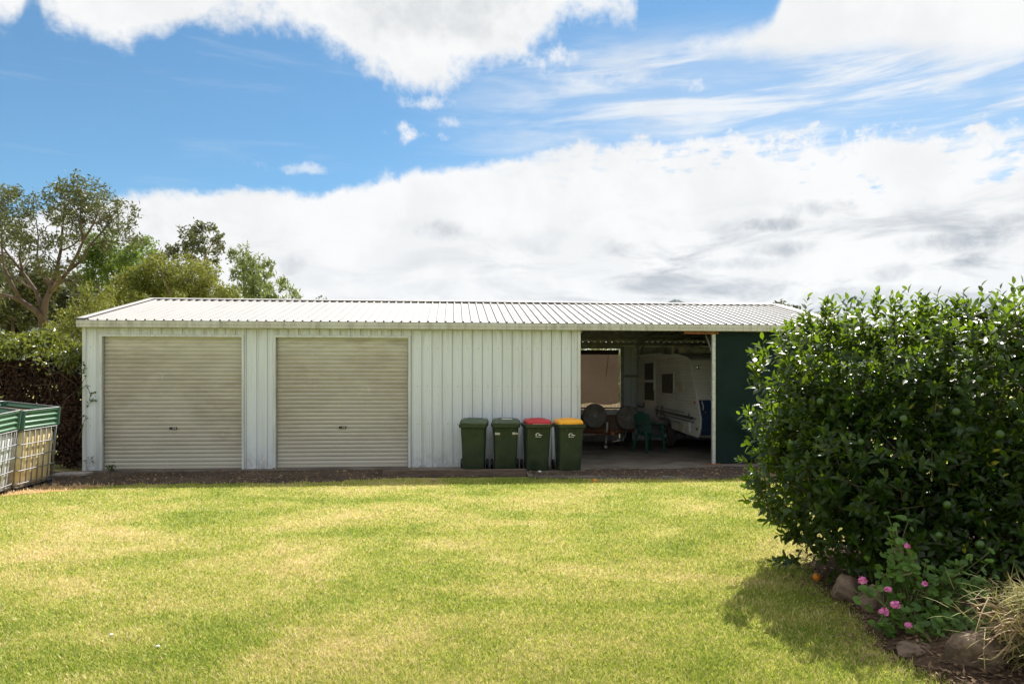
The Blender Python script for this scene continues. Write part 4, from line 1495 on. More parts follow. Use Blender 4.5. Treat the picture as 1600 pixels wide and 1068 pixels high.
# canvas roll lying on the caravan roof
cb = MB()
q = []
for i in range(11):
    tt = i / 10
    rr = 0.11 + 0.03 * math.sin(tt * 9) + 0.02 * math.sin(tt * 23)
    q.append(rr)
cb.tube([(0.15 + 1.5 * i / 10, 1.55 + 0.12 * math.sin(i * 0.8), 0.125 + 0.02 * math.sin(i)) for i in range(11)], q, 12)
cbo = cb.build('canvas_roll', simple('pale_canvas', (0.38, 0.37, 0.33), 0.9, var=0.3, scale=7), None, smooth='all', loc=(4.57, 17.2, 2.575), rot=(0, 0, math.atan(0.149 / 0.989)))
tag(cbo, 'pale rolled canvas lying across the caravan roof', 'canvas roll')


# ------------------------------------------------------------------ caged tanks with planters on top
def caged_tank(loc, rot, mat, label, pmat_label):
    t = empty('caged_tank', loc, 0, label, 'water tank', 'caged tanks at the edge of the lawn', rot=rot)
    W_, L_, H0, H1 = 1.0, 1.0, 0.14, 1.10
    MB().loft([rrect(W_ - 0.08, L_ - 0.08, 0.10, H0 + 0.01), rrect(W_ - 0.04, L_ - 0.04, 0.12, H0 + 0.08), rrect(W_ - 0.04, L_ - 0.04, 0.12, H1 - 0.12), rrect(W_ - 0.10, L_ - 0.10, 0.12, H1 - 0.04), rrect(W_ - 0.3, L_ - 0.3, 0.1, H1 - 0.02)]).build('tank', mat, t, smooth=True)
    m = MB()
    hw, hl = W_ / 2, L_ / 2
    r = 0.0095
    for z in (0.20, 0.42, 0.64, 0.86, 1.10):
        m.tube([p for p in rrect(W_ + 0.012, L_ + 0.012, 0.05, z)] + [rrect(W_ + 0.012, L_ + 0.012, 0.05, z)[0]], r, 6, False)
    for k in range(7):
        y = -hl + 0.06 + k * (L_ - 0.12) / 6
        for x in (-hw, hw): m.tube([(x, y, 0.13), (x, y, 1.10)], r, 6)
        for yy in (-hl, hl): m.tube([(y, yy, 0.13), (y, yy, 1.10)], r, 6)
    for y in (-0.2, 0.2): m.tube([(-hw, y, 1.105), (hw, y, 1.105)], 0.012, 6)
    m.build('cage', M_cage, t, smooth='all')
    m = MB()
    for x in (-hw + 0.02, hw - 0.02): m.tube([(x, -hl, 0.03), (x, hl, 0.03)], 0.022, 8)
    for y in (-hl + 0.02, hl - 0.02): m.tube([(-hw, y, 0.03), (hw, y, 0.03)], 0.022, 8)
    m.bx(-hw + 0.01, hw - 0.01, -hl + 0.01, hl - 0.01, 0.125, 0.14)
    pal = m.build('pallet', M_cage, t, smooth=True)
    for x in (-1, 0, 1):
        for y in (-1, 0, 1):
            if x or y: MB().bx(x * 0.42 - 0.065, x * 0.42 + 0.065, y * 0.42 - 0.065, y * 0.42 + 0.065, 0.03, 0.125).build('pallet_block', M_pallet, pal)
    # planter of corrugated steel resting on the cage
    mw = Matrix.Translation(loc) @ Euler(rot).to_matrix().to_4x4() @ Matrix.Translation((0, 0, 1.118))
    p = empty('steel_planter', mw.translation, 0, pmat_label, 'planter', 'green steel planters on the tanks', rot=mw.to_euler())
    rings = []
    nz = 28
    for j in range(nz + 1):
        z = 0.31 * j / nz
        o = 0.018 * math.sin(z / 0.31 * 2 * math.pi * 3.5)
        rings.append(rrect(0.98 + 2 * o, 0.98 + 2 * o, 0.045, z, n=3))
    side = MB().loft(rings, False).build('corrugated_side', M_corr, p, smooth='all')
    for sx in (-1, 1):
        for sy in (-1, 1):
            MB().loft([rrect(0.085, 0.085, 0.03, -0.002, sx * 0.475, sy * 0.475), rrect(0.085, 0.085, 0.03, 0.315, sx * 0.475, sy * 0.475)]).build('corner_post', M_corrdk, p, smooth=True)
    MB().tube(rrect(1.0, 1.0, 0.05, 0.313) + [rrect(1.0, 1.0, 0.05, 0.313)[0]], 0.011, 6, False).build('rim_bead', M_cage, p, smooth='all')
    MB().loft([rrect(0.94, 0.94, 0.04, 0.20), rrect(0.94, 0.94, 0.04, 0.22)]).build('potting_soil', M_soil, p)


caged_tank((-8.80, 12.25, 0.0), (R(2.0), R(6.0), R(2)), M_ibcy, 'yellowed plastic tank in a steel cage nearest the shed', 'green corrugated steel planter on top of the yellowed tank')
caged_tank((-8.72, 11.08, 0.0), (R(4.0), R(8.5), R(8)), M_ibcw, 'white plastic tank in a steel cage, cut off by the left edge', 'green corrugated steel planter on top of the white tank')

# ------------------------------------------------------------------ vegetation helpers
LEAF2 = [(0, 1, 2, 3)]


def leaf_quads(C, d, L, W, rng=RNG, ref=None, fold=0.0):
    """rhombic leaves: centres C, unit directions d, lengths L, widths W -> (n*4,3)"""
    sd, nr = frames(d, rng, ref)
    L = L[:, None]; W = W[:, None]
    V = np.stack([C - d * L * 0.5, C + sd * W * 0.5 - nr * fold * W, C + d * L * 0.5, C - sd * W * 0.5 - nr * fold * W], axis=1)
    return V.reshape(-1, 3)


def branch_path(a, b, rng, sag=0.0, wig=0.08, n=7, curve=None):
    a, b = np.array(a, float), np.array(b, float)
    ln = np.linalg.norm(b - a)
    t = np.linspace(0, 1, n)[:, None]
    P = a + (b - a) * t
    mid = (rng.normal(size=3) * wig * ln) if curve is None else np.array(curve)
    mid[2] += sag * ln
    P = P + mid * (4 * t * (1 - t)) * 0.8
    P[1:-1] += rng.normal(size=(n - 2, 3)) * wig * ln * 0.18
    return P


def make_tree(name, label, base, forks, clumps, leaf_mat, bark, leaf=(0.12, 0.04), per_m3=260, trunk_r=0.22, seed=1, droop=0.2, group=None,
              cat='tree', twigs=6, limbs=(), shell=False, max_leaf=24000, flat=1.0):
    """base point; forks: list of trunk points (polyline); clumps: (centre, radius) in world"""
    rng = np.random.default_rng(seed)
    base = Vector(base)
    t = empty(name, base, 0, label, cat, group)
    B = np.array(base)
    wood = MB()
    tp = [np.array(base) - np.array([0, 0, 0.1])] + [np.array(f) for f in forks]
    nseg = len(tp)
    wood.tube([Vector(p - B) for p in tp], [trunk_r * (1 - 0.62 * i / max(1, nseg - 1)) for i in range(nseg)], 9)
    nodes = [(p, trunk_r * (1 - 0.62 * i / max(1, nseg - 1))) for i, p in enumerate(tp)][1:]
    for lp, lr in limbs:
        lp = [np.array(q) for q in lp]
        rr = [lr * (1 - 0.75 * i / (len(lp) - 1)) for i in range(len(lp))]
        wood.tube([Vector(q - B) for q in lp], rr, 7)
        nodes += list(zip(lp[1:], rr[1:]))
    # limbs: clumps joined to the nearest node below them, in order of distance from the top of the trunk
    order = sorted(clumps, key=lambda c: np.linalg.norm(np.array(c[0]) - tp[-1]))
    pts, tips = [], []
    for c, r in order:
        c = np.array(c)
        best = min(nodes, key=lambda q: np.linalg.norm(q[0] - c) + (2.5 * max(0, q[0][2] - c[2] + 0.3)) + 0.25 * np.linalg.norm(q[0] - tp[-1]))
        P = branch_path(best[0], c, rng, sag=-0.04 if c[2] > best[0][2] else 0.05, wig=0.10)
        r0 = min(best[1] * 0.8, 0.035 + 0.03 * np.linalg.norm(c - best[0]))
        rr = [r0 * (1 - 0.68 * i / (len(P) - 1)) for i in range(len(P))]
        wood.tube([Vector(p - B) for p in P], rr, 6)
        for i in (3, 5, 6): nodes.append((P[i], rr[i]))
        for k in range(twigs):
            e = c + rand_dirs(1, rng)[0] * r * rng.uniform(0.5, 0.95)
            s = P[rng.integers(len(P) - 3, len(P))]
            Q = branch_path(s, e, rng, wig=0.12, n=5)
            wood.tube([Vector(p - B) for p in Q], [max(0.006, rr[-1] * 0.6) * (1 - 0.7 * i / 4) for i in range(5)], 4, False)
            tips.append((e, r))
        n = int(min(4200, max(60, per_m3 * 4.19 * r ** 3)))
        # leaves bunched into sprays, so that the clump has gaps and dark hollows
        ns = max(6, n // 26)
        sc = rand_dirs(ns, rng) * (r * rng.uniform(0.35 if not shell else 0.72, 1.05, (ns, 1)) ** (0.6))
        sc[:, 2] *= flat
        sc = sc + c
        idx = rng.integers(0, ns, n)
        pts.append(sc[idx] + rng.normal(size=(n, 3)) * (0.17 * r + 0.03))
    wood.build('trunk', bark, t, smooth='all')
    C = np.concatenate(pts)
    if len(C) > max_leaf: C = C[rng.permutation(len(C))[:max_leaf]]
    n = len(C)
    d = rand_dirs(n, rng)
    d[:, 2] -= droop
    d = unit(d)
    L = leaf[0] * rng.uniform(0.6, 1.3, n)
    W = leaf[1] * rng.uniform(0.7, 1.3, n)
    tint = np.clip(rng.normal(0.45, 0.25, n), 0, 1)
    V = leaf_quads(C - B, d, L, W, rng)
    cr = link('crown', np_mesh('crown', V, 4, leaf_mat, tint), None, t)
    cr['kind'] = 'stuff'
    return t


def px_clumps(lst, Y, seed, spread=0.5):
    r = random.Random(seed)
    out = []
    for px, py, rp in lst:
        p = at(px, py, Y + r.uniform(-1, 1) * spread * 2)
        out.append((np.array(p), rp / FPX * Y))
    return out


# ------------------------------------------------------------------ trees behind the shed, on the left
Y = 27.0
make_tree('eucalyptus_tree', 'tall open-crowned eucalypt with reddish branches at the left edge', (at(72, 500, Y).x, Y, 0),
          [at(70, 540, Y), at(66, 500, Y), at(72, 468, Y), at(84, 440, Y)],
          px_clumps([(x_, y_ + 7, r_) for x_, y_, r_ in ((8, 310, 24), (22, 298, 18), (8, 350, 26), (40, 330, 18), (58, 318, 20), (30, 365, 24), (62, 372, 20), (46, 392, 18), (100, 300, 26), (128, 292, 24), (152, 300, 24),
                     (120, 325, 26), (92, 335, 20), (150, 332, 24), (172, 322, 20), (196, 318, 17), (205, 336, 9), (186, 352, 17), (172, 368, 20), (204, 366, 17), (222, 372, 12), (98, 372, 20), (130, 362, 20),
                     (10, 420, 18), (60, 412, 15), (90, 404, 18), (112, 432, 14), (-20, 330, 30), (-30, 380, 26), (-12, 455, 20))], Y, 3, 0.9),
          M_euc, M_barkred, (0.17, 0.055), 600, 0.19, 21, droop=0.5, group='trees behind the left end of the shed', twigs=8,
          limbs=[([at(x, y, Y + dy) for x, y, dy in pl], r) for pl, r in (
              (((73, 507, 0), (56, 485, -.2), (31, 468, -.5), (8, 461, -.6), (-30, 452, -.7)), 0.13),
              (((69, 488, 0), (56, 454, .3), (34, 423, .5), (12, 396, .5), (-10, 365, .4)), 0.09),
              (((31, 467, -.5), (17, 440, -.6), (6, 417, -.5), (2, 380, -.4), (4, 345, -.3)), 0.07),
              (((36, 428, .5), (30, 400, .4), (34, 370, .3), (30, 340, .2)), 0.05),
              (((84, 440, 0), (90, 415, .1), (95, 390, .2), (97, 365, .2), (100, 330, .3), (106, 305, .3)), 0.08),
              (((80, 455, 0), (94, 438, -.3), (107, 423, -.5), (122, 395, -.6), (132, 372, -.6), (146, 350, -.6), (157, 325, -.5)), 0.085),
              (((105, 425, -.5), (126, 408, -.2), (140, 384, 0), (168, 352, .2), (186, 335, .3)), 0.06),
              (((78, 448, 0), (64, 425, .2), (58, 400, .3), (60, 372, .4), (56, 340, .4)), 0.06),
              (((130, 380, -.6), (126, 350, -.5), (126, 320, -.4), (130, 300, -.4)), 0.045))])
Y = 30.0
make_tree('bright_green_tree', 'bright green soft-leaved tree beside the tall eucalypt', (at(185, 500, Y).x, Y, 0), [at(185, 520, Y), at(184, 470, Y), at(182, 440, Y)],
          px_clumps([(150, 388, 22), (170, 376, 18), (165, 405, 26), (140, 412, 18), (195, 398, 20), (218, 388, 18), (232, 380, 12), (205, 412, 22), (180, 430, 24), (150, 440, 18), (220, 425, 16), (128, 432, 12), (242, 392, 9)], Y, 4, 0.6),
          M_bright, M_bark, (0.14, 0.065), 1100, 0.14, 22, droop=0.3, group='trees behind the left end of the shed', twigs=5)
Y = 25.5
make_tree('wattle_tree', 'dense olive wattle tree with rounded foliage above the shed roof corner', (at(262, 500, Y).x, Y, 0), [at(262, 540, Y), at(262, 490, Y), at(264, 460, Y)],
          px_clumps([(200, 452, 22), (222, 438, 22), (250, 430, 26), (232, 462, 22), (282, 440, 24), (262, 460, 24), (214, 476, 18), (245, 412, 15), (300, 462, 22), (312, 434, 22), (330, 452, 20),
                     (326, 424, 14), (345, 464, 16), (288, 416, 16), (190, 478, 16), (362, 462, 14), (276, 474, 16)], Y, 5, 0.6),
          M_olive, M_bark, (0.13, 0.045), 2600, 0.16, 23, droop=-0.3, group='trees behind the left end of the shed', twigs=3, shell=True, max_leaf=36000)
Y = 33.0
make_tree('eucalyptus_tree', 'small thin-leaved eucalypt rising behind the olive wattle', (at(312, 500, Y).x, Y, 0), [at(312, 520, Y), at(314, 450, Y), at(318, 410, Y)],
          px_clumps([(296, 366, 14), (320, 358, 13), (312, 380, 16), (286, 384, 12), (336, 376, 12), (346, 388, 9), (300, 396, 12), (332, 402, 12), (278, 398, 9), (240, 402, 15), (262, 396, 12), (315, 350, 8)], Y, 6, 0.5),
          M_euc, M_bark, (0.19, 0.08), 900, 0.12, 24, droop=0.3, group='trees behind the left end of the shed', twigs=5)
Y = 29.0
make_tree('weeping_tree', 'pale green weeping tree at the right end of the tree row', (at(395, 500, Y).x, Y, 0), [at(395, 520, Y), at(394, 470, Y), at(394, 440, Y)],
          px_clumps([(366, 398, 11), (380, 390, 9), (378, 412, 13), (396, 404, 11), (398, 424, 16), (372, 430, 13), (390, 446, 18), (412, 438, 15), (408, 462, 16), (376, 456, 14), (420, 408, 7), (420, 418, 7), (434, 440, 9), (446, 446, 9),
                     (456, 456, 9), (436, 462, 12), (464, 462, 6), (424, 454, 12)], Y, 7, 0.5),
          M_willow, M_bark, (0.22, 0.055), 1300, 0.12, 25, droop=0.9, group='trees behind the left end of the shed', twigs=5)
Y = 21.0
make_tree('olive_shrub', 'feathery olive green shrub standing against the left end of the shed roof', (at(112, 590, Y).x, Y, 0), [at(112, 600, Y), at(112, 560, Y)],
          px_clumps([(96, 508, 17), (116, 500, 17), (108, 524, 20), (86, 526, 14), (132, 512, 15), (150, 478, 18), (164, 466, 16), (128, 484, 18), (142, 498, 16), (176, 480, 10), (124, 540, 18), (98, 545, 18), (140, 455, 12)], Y, 8, 0.4),
          M_olive, M_bark, (0.12, 0.036), 3000, 0.10, 26, droop=-0.3, group='shrubs beside the shed', twigs=4, cat='shrub', shell=True)
# darker trees further behind
for i, (px, py, Yd, s, sd) in enumerate(((20, 470, 46, 1.0, 31), (-60, 440, 50, 1.3, 32), (95, 465, 52, 1.1, 33), (165, 470, 48, 0.9, 34), (240, 462, 55, 0.9, 35), (330, 466, 52, 0.55, 36))):
    r = random.Random(sd)
    cl = [(px + r.uniform(-48, 48) * s, py + r.uniform(-26, 40) * s, r.uniform(15, 24) * s) for _ in range(15)]
    lab = ['dull grey-green tree seen through the fork of the tall eucalypt', 'dull tree at the far left behind the tall eucalypt', 'dull tree behind the trunk of the tall eucalypt',
           'dull tree glimpsed below the bright green tree', 'dull tree glimpsed behind the olive wattle', 'dull tree glimpsed under the weeping tree'][i]
    make_tree('distant_tree', lab, (at(px, 500, Yd).x, Yd, 0), [at(px, 560, Yd), at(px, py + 30, Yd)], px_clumps(cl, Yd, sd, 1.2), M_dusk, M_bark, (0.34, 0.16), 420, 0.2, sd, group='dull trees in the background', twigs=3, max_leaf=9000)
for i, (px, Yd, hh) in enumerate(((925, 27.5, 3.4), (968, 28.0, 3.6), (1000, 27.0, 3.2))):
    q = at(px, HOR, Yd)
    make_tree('olive_shrub', ['olive shrub glimpsed at the left behind the brown shade cloth', 'olive shrub glimpsed over the middle of the brown shade cloth', 'olive shrub glimpsed through the gap right of the brown shade cloth'][i],
              (q.x, Yd, 0), [Vector((q.x, Yd, 0.5)), Vector((q.x, Yd, 1.4))], [(np.array([q.x + dx, Yd + dy, z]), 0.62) for dx, dy, z in ((-0.4, 0, 1.2), (0.4, 0.2, 1.3), (0, -0.2, 2.0), (-0.5, 0.1, 2.4), (0.5, 0, 2.5), (0, 0.1, hh - 0.4))],
              M_olive, M_bark, (0.14, 0.05), 900, 0.08, 60 + i, group='shrubs behind the shed', twigs=3, cat='shrub')
make_tree('distant_tree', 'tiny treetop just showing over the ridge left of centre', (at(502, 500, 60).x, 60, 0), [at(502, 520, 60), at(502, 480, 60)], px_clumps([(496, 470, 6), (505, 468, 6), (510, 473, 5), (500, 478, 8)], 60, 41, 0.4), M_dusk, M_bark, (0.25, 0.1), 300, 0.12, 41, twigs=2)
make_tree('distant_tree', 'small dull treetop beyond the right end of the roof', (at(1228, 520, 62).x, 62, 0), [at(1228, 530, 62), at(1228, 500, 62)],
          px_clumps([(1214, 477, 6), (1224, 478, 7), (1234, 480, 7), (1243, 483, 6), (1220, 490, 9), (1236, 492, 9), (1296, 488, 9), (1285, 496, 9)], 62, 42, 0.4), M_dusk, M_bark, (0.28, 0.12), 500, 0.15, 42, twigs=2)


# ------------------------------------------------------------------ vine hedge at the left of the shed
def vine_hedge():
    rng = np.random.default_rng(51)
    base = Vector((-10.4, 15.2, 0))
    B = np.array(base)
    t = empty('vine_hedge', base, 0, 'tall creeper-covered hedge, brown and bare below with green leaves on top', 'hedge')
    x0, x1 = -13.2, -8.80
    def top(x): return 2.52 + 0.16 * np.sin(x * 2.3) + 0.10 * np.sin(x * 5.1 + 1)
    # brown dead growth
    n = 42000
    X = rng.uniform(x0, x1, n)
    Yy = 14.72 + np.abs(rng.normal(0, 0.28, n)) + 0.16 * np.sin(X * 3.1) + 0.10 * np.sin(X * 7)
    Z = rng.uniform(0.02, 1, n) ** 0.9 * (top(X) - 0.30)
    Yy -= 0.22 * np.sin(np.clip(Z / 2.3, 0, 1) * math.pi)
    C = np.column_stack([X, Yy, Z])
    d = rand_dirs(n, rng)
    d[:, 2] -= 0.3
    V = leaf_quads(C - B, unit(d), 0.09 * rng.uniform(0.5, 1.5, n), 0.045 * rng.uniform(0.5, 1.5, n), rng)
    o = link('dead_foliage', np_mesh('dead_foliage', V, 4, M_dead, np.clip(rng.normal(0.35, 0.3, n), 0, 1)), None, t)
    o['kind'] = 'stuff'
    tw = MB()
    for i in range(420):
        x = rng.uniform(x0, x1 + 0.04)
        z = rng.uniform(0.0, 2.2)
        a = np.array([x, 14.68 + rng.uniform(-0.18, 0.3), z]) - B
        e = a + np.array([rng.normal(0, 0.35), rng.normal(0, 0.10), rng.uniform(-0.1, 0.7)])
        P = branch_path(a, e, rng, wig=0.18, n=5)
        tw.tube([Vector(p) for p in P], [0.008, 0.008, 0.007, 0.006, 0.004], 4, False)
    for i in range(14):
        x = rng.uniform(x0, x1)
        P = branch_path(np.array([x, 15.0, -0.05]) - B, np.array([x + rng.normal(0, 0.3), 15.0, 2.2]) - B, rng, wig=0.1, n=7)
        tw.tube([Vector(p) for p in P], [0.03, 0.028, 0.026, 0.022, 0.02, 0.016, 0.012], 6)
    o = tw.build('stems', M_twig, t, smooth='all')
    o['kind'] = 'stuff'
    # green top
    n = 15000
    X = rng.uniform(x0, x1 - 0.02, n)
    Yy = 14.95 + rng.normal(0, 0.38, n)
    tp = top(X) * (1 - 0.10 * np.abs(Yy - 14.95))
    Z = tp - np.abs(rng.normal(0, 0.15, n)) + 0.14 * rng.random(n) ** 3 + 0.20
    k = Yy < 14.8
    C = np.column_stack([X, Yy, Z])
    d = rand_dirs(n, rng)
    d[:, 2] += 0.5
    V = leaf_quads(C - B, unit(d), 0.10 * rng.uniform(0.6, 1.3, n), 0.048 * rng.uniform(0.6, 1.3, n), rng)
    o = link('green_foliage', np_mesh('green_foliage', V, 4, M_hedge, np.clip(rng.normal(0.45, 0.3, n), 0, 1)), None, t)
    o['kind'] = 'stuff'
    # shoots clinging to the shed corner
    LV = []
    for (xa, za, xb, zb) in ((-8.80, 1.9, -8.66, 2.25), (-8.82, 1.5, -8.60, 1.95), (-8.82, 1.25, -8.45, 1.52), (-8.80, 1.1, -8.58, 1.75), (-8.80, 0.6, -8.62, 1.1), (-8.85, 0.1, -8.45, 0.28), (-8.12, 0.05, -8.05, 0.17), (-8.12, 0.05, -8.18, 0.13)):
        P = branch_path(np.array([xa, 14.32, za]) - B, np.array([xb, 14.22, zb]) - B, rng, wig=0.1, n=6)
        MB().tube([Vector(p) for p in P], 0.005, 4, False).build('climbing_shoot', M_twig, t)
        for i in range(16):
            q = P[rng.integers(1, 6)] + rng.normal(0, 0.03, 3)
            LV.append(q)
    C = np.array(LV)
    n = len(C)
    V = leaf_quads(C, rand_dirs(n, rng), 0.085 * rng.uniform(0.6, 1.2, n), 0.034 * rng.uniform(0.7, 1.2, n), rng)
    o = link('shoot_leaves', np_mesh('shoot_leaves', V, 4, M_citrus, rng.random(n) * 0.8), None, t)
    o['kind'] = 'stuff'


vine_hedge()

# ------------------------------------------------------------------ lawn blades
def lawn():
    rng = np.random.default_rng(61)
    n = 780000
    u0, u1 = 1 / 13.4, 1 / 3.5
    y = 1 / rng.uniform(u0, u1, n)                     # thinner with distance
    y = np.where(rng.random(n) < 0.35, rng.uniform(3.5, 13.4, n), y)
    x = rng.uniform(-1, 1, n) * (0.86 * y + 0.5)
    P = np.column_stack([x, y])
    inb = in_poly(P, bed_poly)
    bad = (inb & ((poly_dist(P, BED) > 0.30) | (rng.random(n) < 0.6))) | in_poly(P, apron_poly) | in_poly(P, [(p.x, p.y) for p in SLAB]) | in_poly(P, edge_poly)
    st = in_poly(P, straw_poly) | in_poly(P, patch_poly)
    bad |= st & (rng.random(n) < 0.72)
    # grass thins out towards the bed under the citrus
    db = poly_dist(P, BED)
    bad |= (db < 0.4) & ~inb & (P[:, 1] < 8) & (rng.random(n) > 0.35 + db / 0.6)
    P = P[~bad]
    st = st[~bad]
    n = len(P)
    y = P[:, 1]
    cl = np.sin(P[:, 0] * 5.3 + np.sin(P[:, 1] * 3.1)) * np.sin(P[:, 1] * 4.7 + np.sin(P[:, 0] * 2.3))
    h = (0.016 + 0.004 * cl + rng.gamma(2.0, 0.0045, n)) * np.where(st, 1.5, 1.0)
    far = y > 11.0                                     # longer unmown tufts along the edge of the bare ground
    de = np.full(n, 9.0)
    pf = P[far]
    de[far] = np.minimum(np.minimum(poly_dist(pf, APRON), poly_dist(pf, [(q.x, q.y) for q in EDGE])), poly_dist(pf, [(q.x, q.y) for q in PATCH]))
    h *= 1 + 1.1 * np.exp(-de / 0.09) * rng.random(n)
    w = 0.0013 + 0.00042 * y
    a = rng.uniform(0, 2 * math.pi, n)
    lean = rng.uniform(0.15, 1.1, n) * h
    b = a + rng.uniform(-0.6, 0.6, n)
    base = np.column_stack([P, np.full(n, 0.0)])
    sd = np.column_stack([np.cos(a + 1.57), np.sin(a + 1.57), np.zeros(n)])
    mid = base + np.column_stack([np.cos(a) * lean * 0.35, np.sin(a) * lean * 0.35, h * 0.5])
    tip = base + np.column_stack([np.cos(b) * lean, np.sin(b) * lean, h])
    w = w[:, None]
    V = np.stack([base, mid + sd * w, tip, mid - sd * w], axis=1).reshape(-1, 3)
    tint = np.clip(rng.normal(0.48, 0.36, n), -0.2, 1.4)
    tint = np.where(st, tint * 0.4 + 1.3, tint)
    o = link('grass', np_mesh('grass', V, 4, M_blade, tint))
    tag(o, 'short patchy green and straw coloured lawn in front of the shed', 'grass', kind='stuff')


lawn()


# ------------------------------------------------------------------ citrus
LEAF8 = [(0, 1, 2), (0, 2, 3), (1, 4, 5, 2), (2, 5, 6, 3), (4, 7, 5), (5, 7, 6)]


def leaf_pts(L, W, fold, curl):
    """one citrus leaf pointing along +x, up +z"""
    out = [(0, 0, 0)]
    for f, ww in ((0.33, 0.92), (0.70, 0.78)):
        z0 = -curl * f * f * L
        out += [(f * L, ww * W / 2, z0 + fold * W), (f * L, 0, z0), (f * L, -ww * W / 2, z0 + fold * W)]
    out.append((L, 0, -curl * L))
    return np.array(out)


def citrus():
    rng = np.random.default_rng(71)
    base = Vector((4.15, 6.95, 0.12))
    B = np.array(base)
    t = empty('citrus_tree', base, 0, 'large dense citrus bush with glossy leaves and green fruit', 'citrus tree')
    lobes = [(4.02, 6.95, 1.52, 1.38, 1.35, 1.10), (3.36, 6.75, 1.55, 0.62, 0.80, 0.80), (3.00, 6.70, 1.22, 0.52, 0.60, 0.55), (2.78, 6.55, 0.90, 0.48, 0.55, 0.50), (3.02, 6.20, 0.55, 0.48, 0.42, 0.36), (3.45, 5.95, 0.50, 0.50, 0.40, 0.36), (4.0, 5.65, 0.55, 0.60, 0.42, 0.40), (4.45, 6.0, 1.45, 0.95, 0.70, 1.02),
             (3.35, 6.05, 0.90, 0.78, 0.55, 0.55), (5.3, 6.8, 1.55, 1.0, 1.2, 1.12), (4.4, 5.65, 0.85, 0.8, 0.5, 0.55), (3.62, 7.2, 1.75, 0.72, 0.8, 0.85), (5.0, 6.6, 1.95, 0.6, 0.6, 0.78), (3.55, 6.4, 1.78, 0.55, 0.55, 0.82)]
    S, D = [], []
    for (cx, cy, cz, rx, ry, rz) in lobes:
        ns = int(430 * (rx * ry + rx * rz + ry * rz))
        q = rand_dirs(ns, rng)
        bump = 1 + 0.16 * np.sin(q[:, 0] * 7 + cx) * np.sin(q[:, 2] * 8 + cy) + 0.10 * np.sin(q[:, 1] * 11 + cz + q[:, 2] * 6)
        rad = (1 - np.abs(rng.normal(0, 0.16, ns)) + 0.05 * rng.random(ns)) * bump
        S.append(np.column_stack([cx + q[:, 0] * rx * rad, cy + q[:, 1] * ry * rad, cz + q[:, 2] * rz * rad]))
        D.append(q)
    S, D = np.concatenate(S), np.concatenate(D)
    # drop sprigs deep inside other lobes or in the soil
    keep = (S[:, 2] > 0.15) & (S[:, 2] < 2.36 + 0.07 * np.sin(S[:, 0] * 5.0) + 0.05 * np.sin(S[:, 0] * 11 + S[:, 1] * 7))
    # hollows: pockets without sprigs, so that the crown shows depth
    pocket = np.sin(S[:, 0] * 6.3 + 1.1 * np.sin(S[:, 2] * 4.1)) + np.sin(S[:, 2] * 7.1 + 1.3 * np.sin(S[:, 1] * 3.7)) + np.sin(S[:, 1] * 6.7 + S[:, 0] * 2.9)
    keep &= (pocket < 1.15) | (rng.random(len(S)) < 0.12)
    for (cx, cy, cz, rx, ry, rz) in lobes:
        f = ((S[:, 0] - cx) / rx) ** 2 + ((S[:, 1] - cy) / ry) ** 2 + ((S[:, 2] - cz) / rz) ** 2
        keep &= ~((f < 0.40) & (rng.random(len(S)) < 0.75))
    S, D = S[keep], D[keep]
    # twigs of the dark inside
    vi = []
    for (cx, cy, cz, rx, ry, rz) in lobes:
        q = rand_dirs(int(170 * rx * ry * rz) + 20, rng) * rng.uniform(0.1, 0.75, (int(170 * rx * ry * rz) + 20, 1))
        vi.append(np.column_stack([cx + q[:, 0] * rx, cy + q[:, 1] * ry, np.clip(cz + q[:, 2] * rz, 0.35, 2.2)]))
    vi = np.concatenate(vi)
    S = np.vstack([S, vi])
    D = np.vstack([D, rand_dirs(len(vi), rng)])
    D = unit(D + np.array([0, 0, 0.45]) + rng.normal(0, 0.35, D.shape))
    ln = rng.uniform(0.06, 0.17, len(S))
    # upright shoots along the top
    for px, py, Yc, sl in ((1295, 470, 6.6, 0.22), (1330, 466, 6.5, 0.20), (1362, 462, 6.7, 0.22), (1395, 464, 6.4, 0.22), (1420, 476, 6.6, 0.16), (1435, 466, 6.5, 0.22), (1475, 470, 6.6, 0.20), (1497, 470, 6.5, 0.16), (1540, 458, 6.4, 0.34), (1562, 455, 6.4, 0.28),
                           (1578, 462, 6.5, 0.24), (1596, 470, 6.5, 0.20), (1520, 480, 6.3, 0.2), (1200, 545, 6.9, 0.2), (1182, 562, 6.9, 0.14), (1245, 508, 6.9, 0.2), (1258, 500, 6.8, 0.16), (1170, 652, 6.8, 0.15), (1166, 750, 6.6, 0.15), (1220, 868, 6.4, 0.16), (1290, 480, 6.7, 0.2),
                           (1175, 640, 6.8, 0.14), (1185, 600, 6.8, 0.15), (1178, 700, 6.7, 0.15), (1265, 486, 6.7, 0.2), (1310, 474, 6.6, 0.2), (1347, 468, 6.5, 0.2), (1378, 468, 6.6, 0.2), (1410, 470, 6.5, 0.2), (1455, 470, 6.5, 0.2), (1515, 472, 6.5, 0.24)):
        p = np.array(at(px, py, Yc))
        up = np.array([rng.normal(0, 0.25), rng.normal(0, 0.25), 1.0]) if py < 600 else np.array([-0.8, -0.3, 0.25])
        up /= np.linalg.norm(up)
        sl *= 1.1
        for _ in range(4):
            S = np.vstack([S, p - up * sl * rng.uniform(0.75, 1.3) + rng.normal(0, 0.035, 3)])
            D = np.vstack([D, unit((up + rng.normal(0, 0.18, 3))[None])[0]])
            ln = np.append(ln, sl * rng.uniform(0.85, 1.2))
    ns = len(S)
    # leaves spiralling up each sprig
    k = rng.integers(5, 10, ns)
    idx = np.repeat(np.arange(ns), k)
    first = np.concatenate([[0], np.cumsum(k)[:-1]])
    j = np.arange(len(idx)) - np.repeat(first, k)
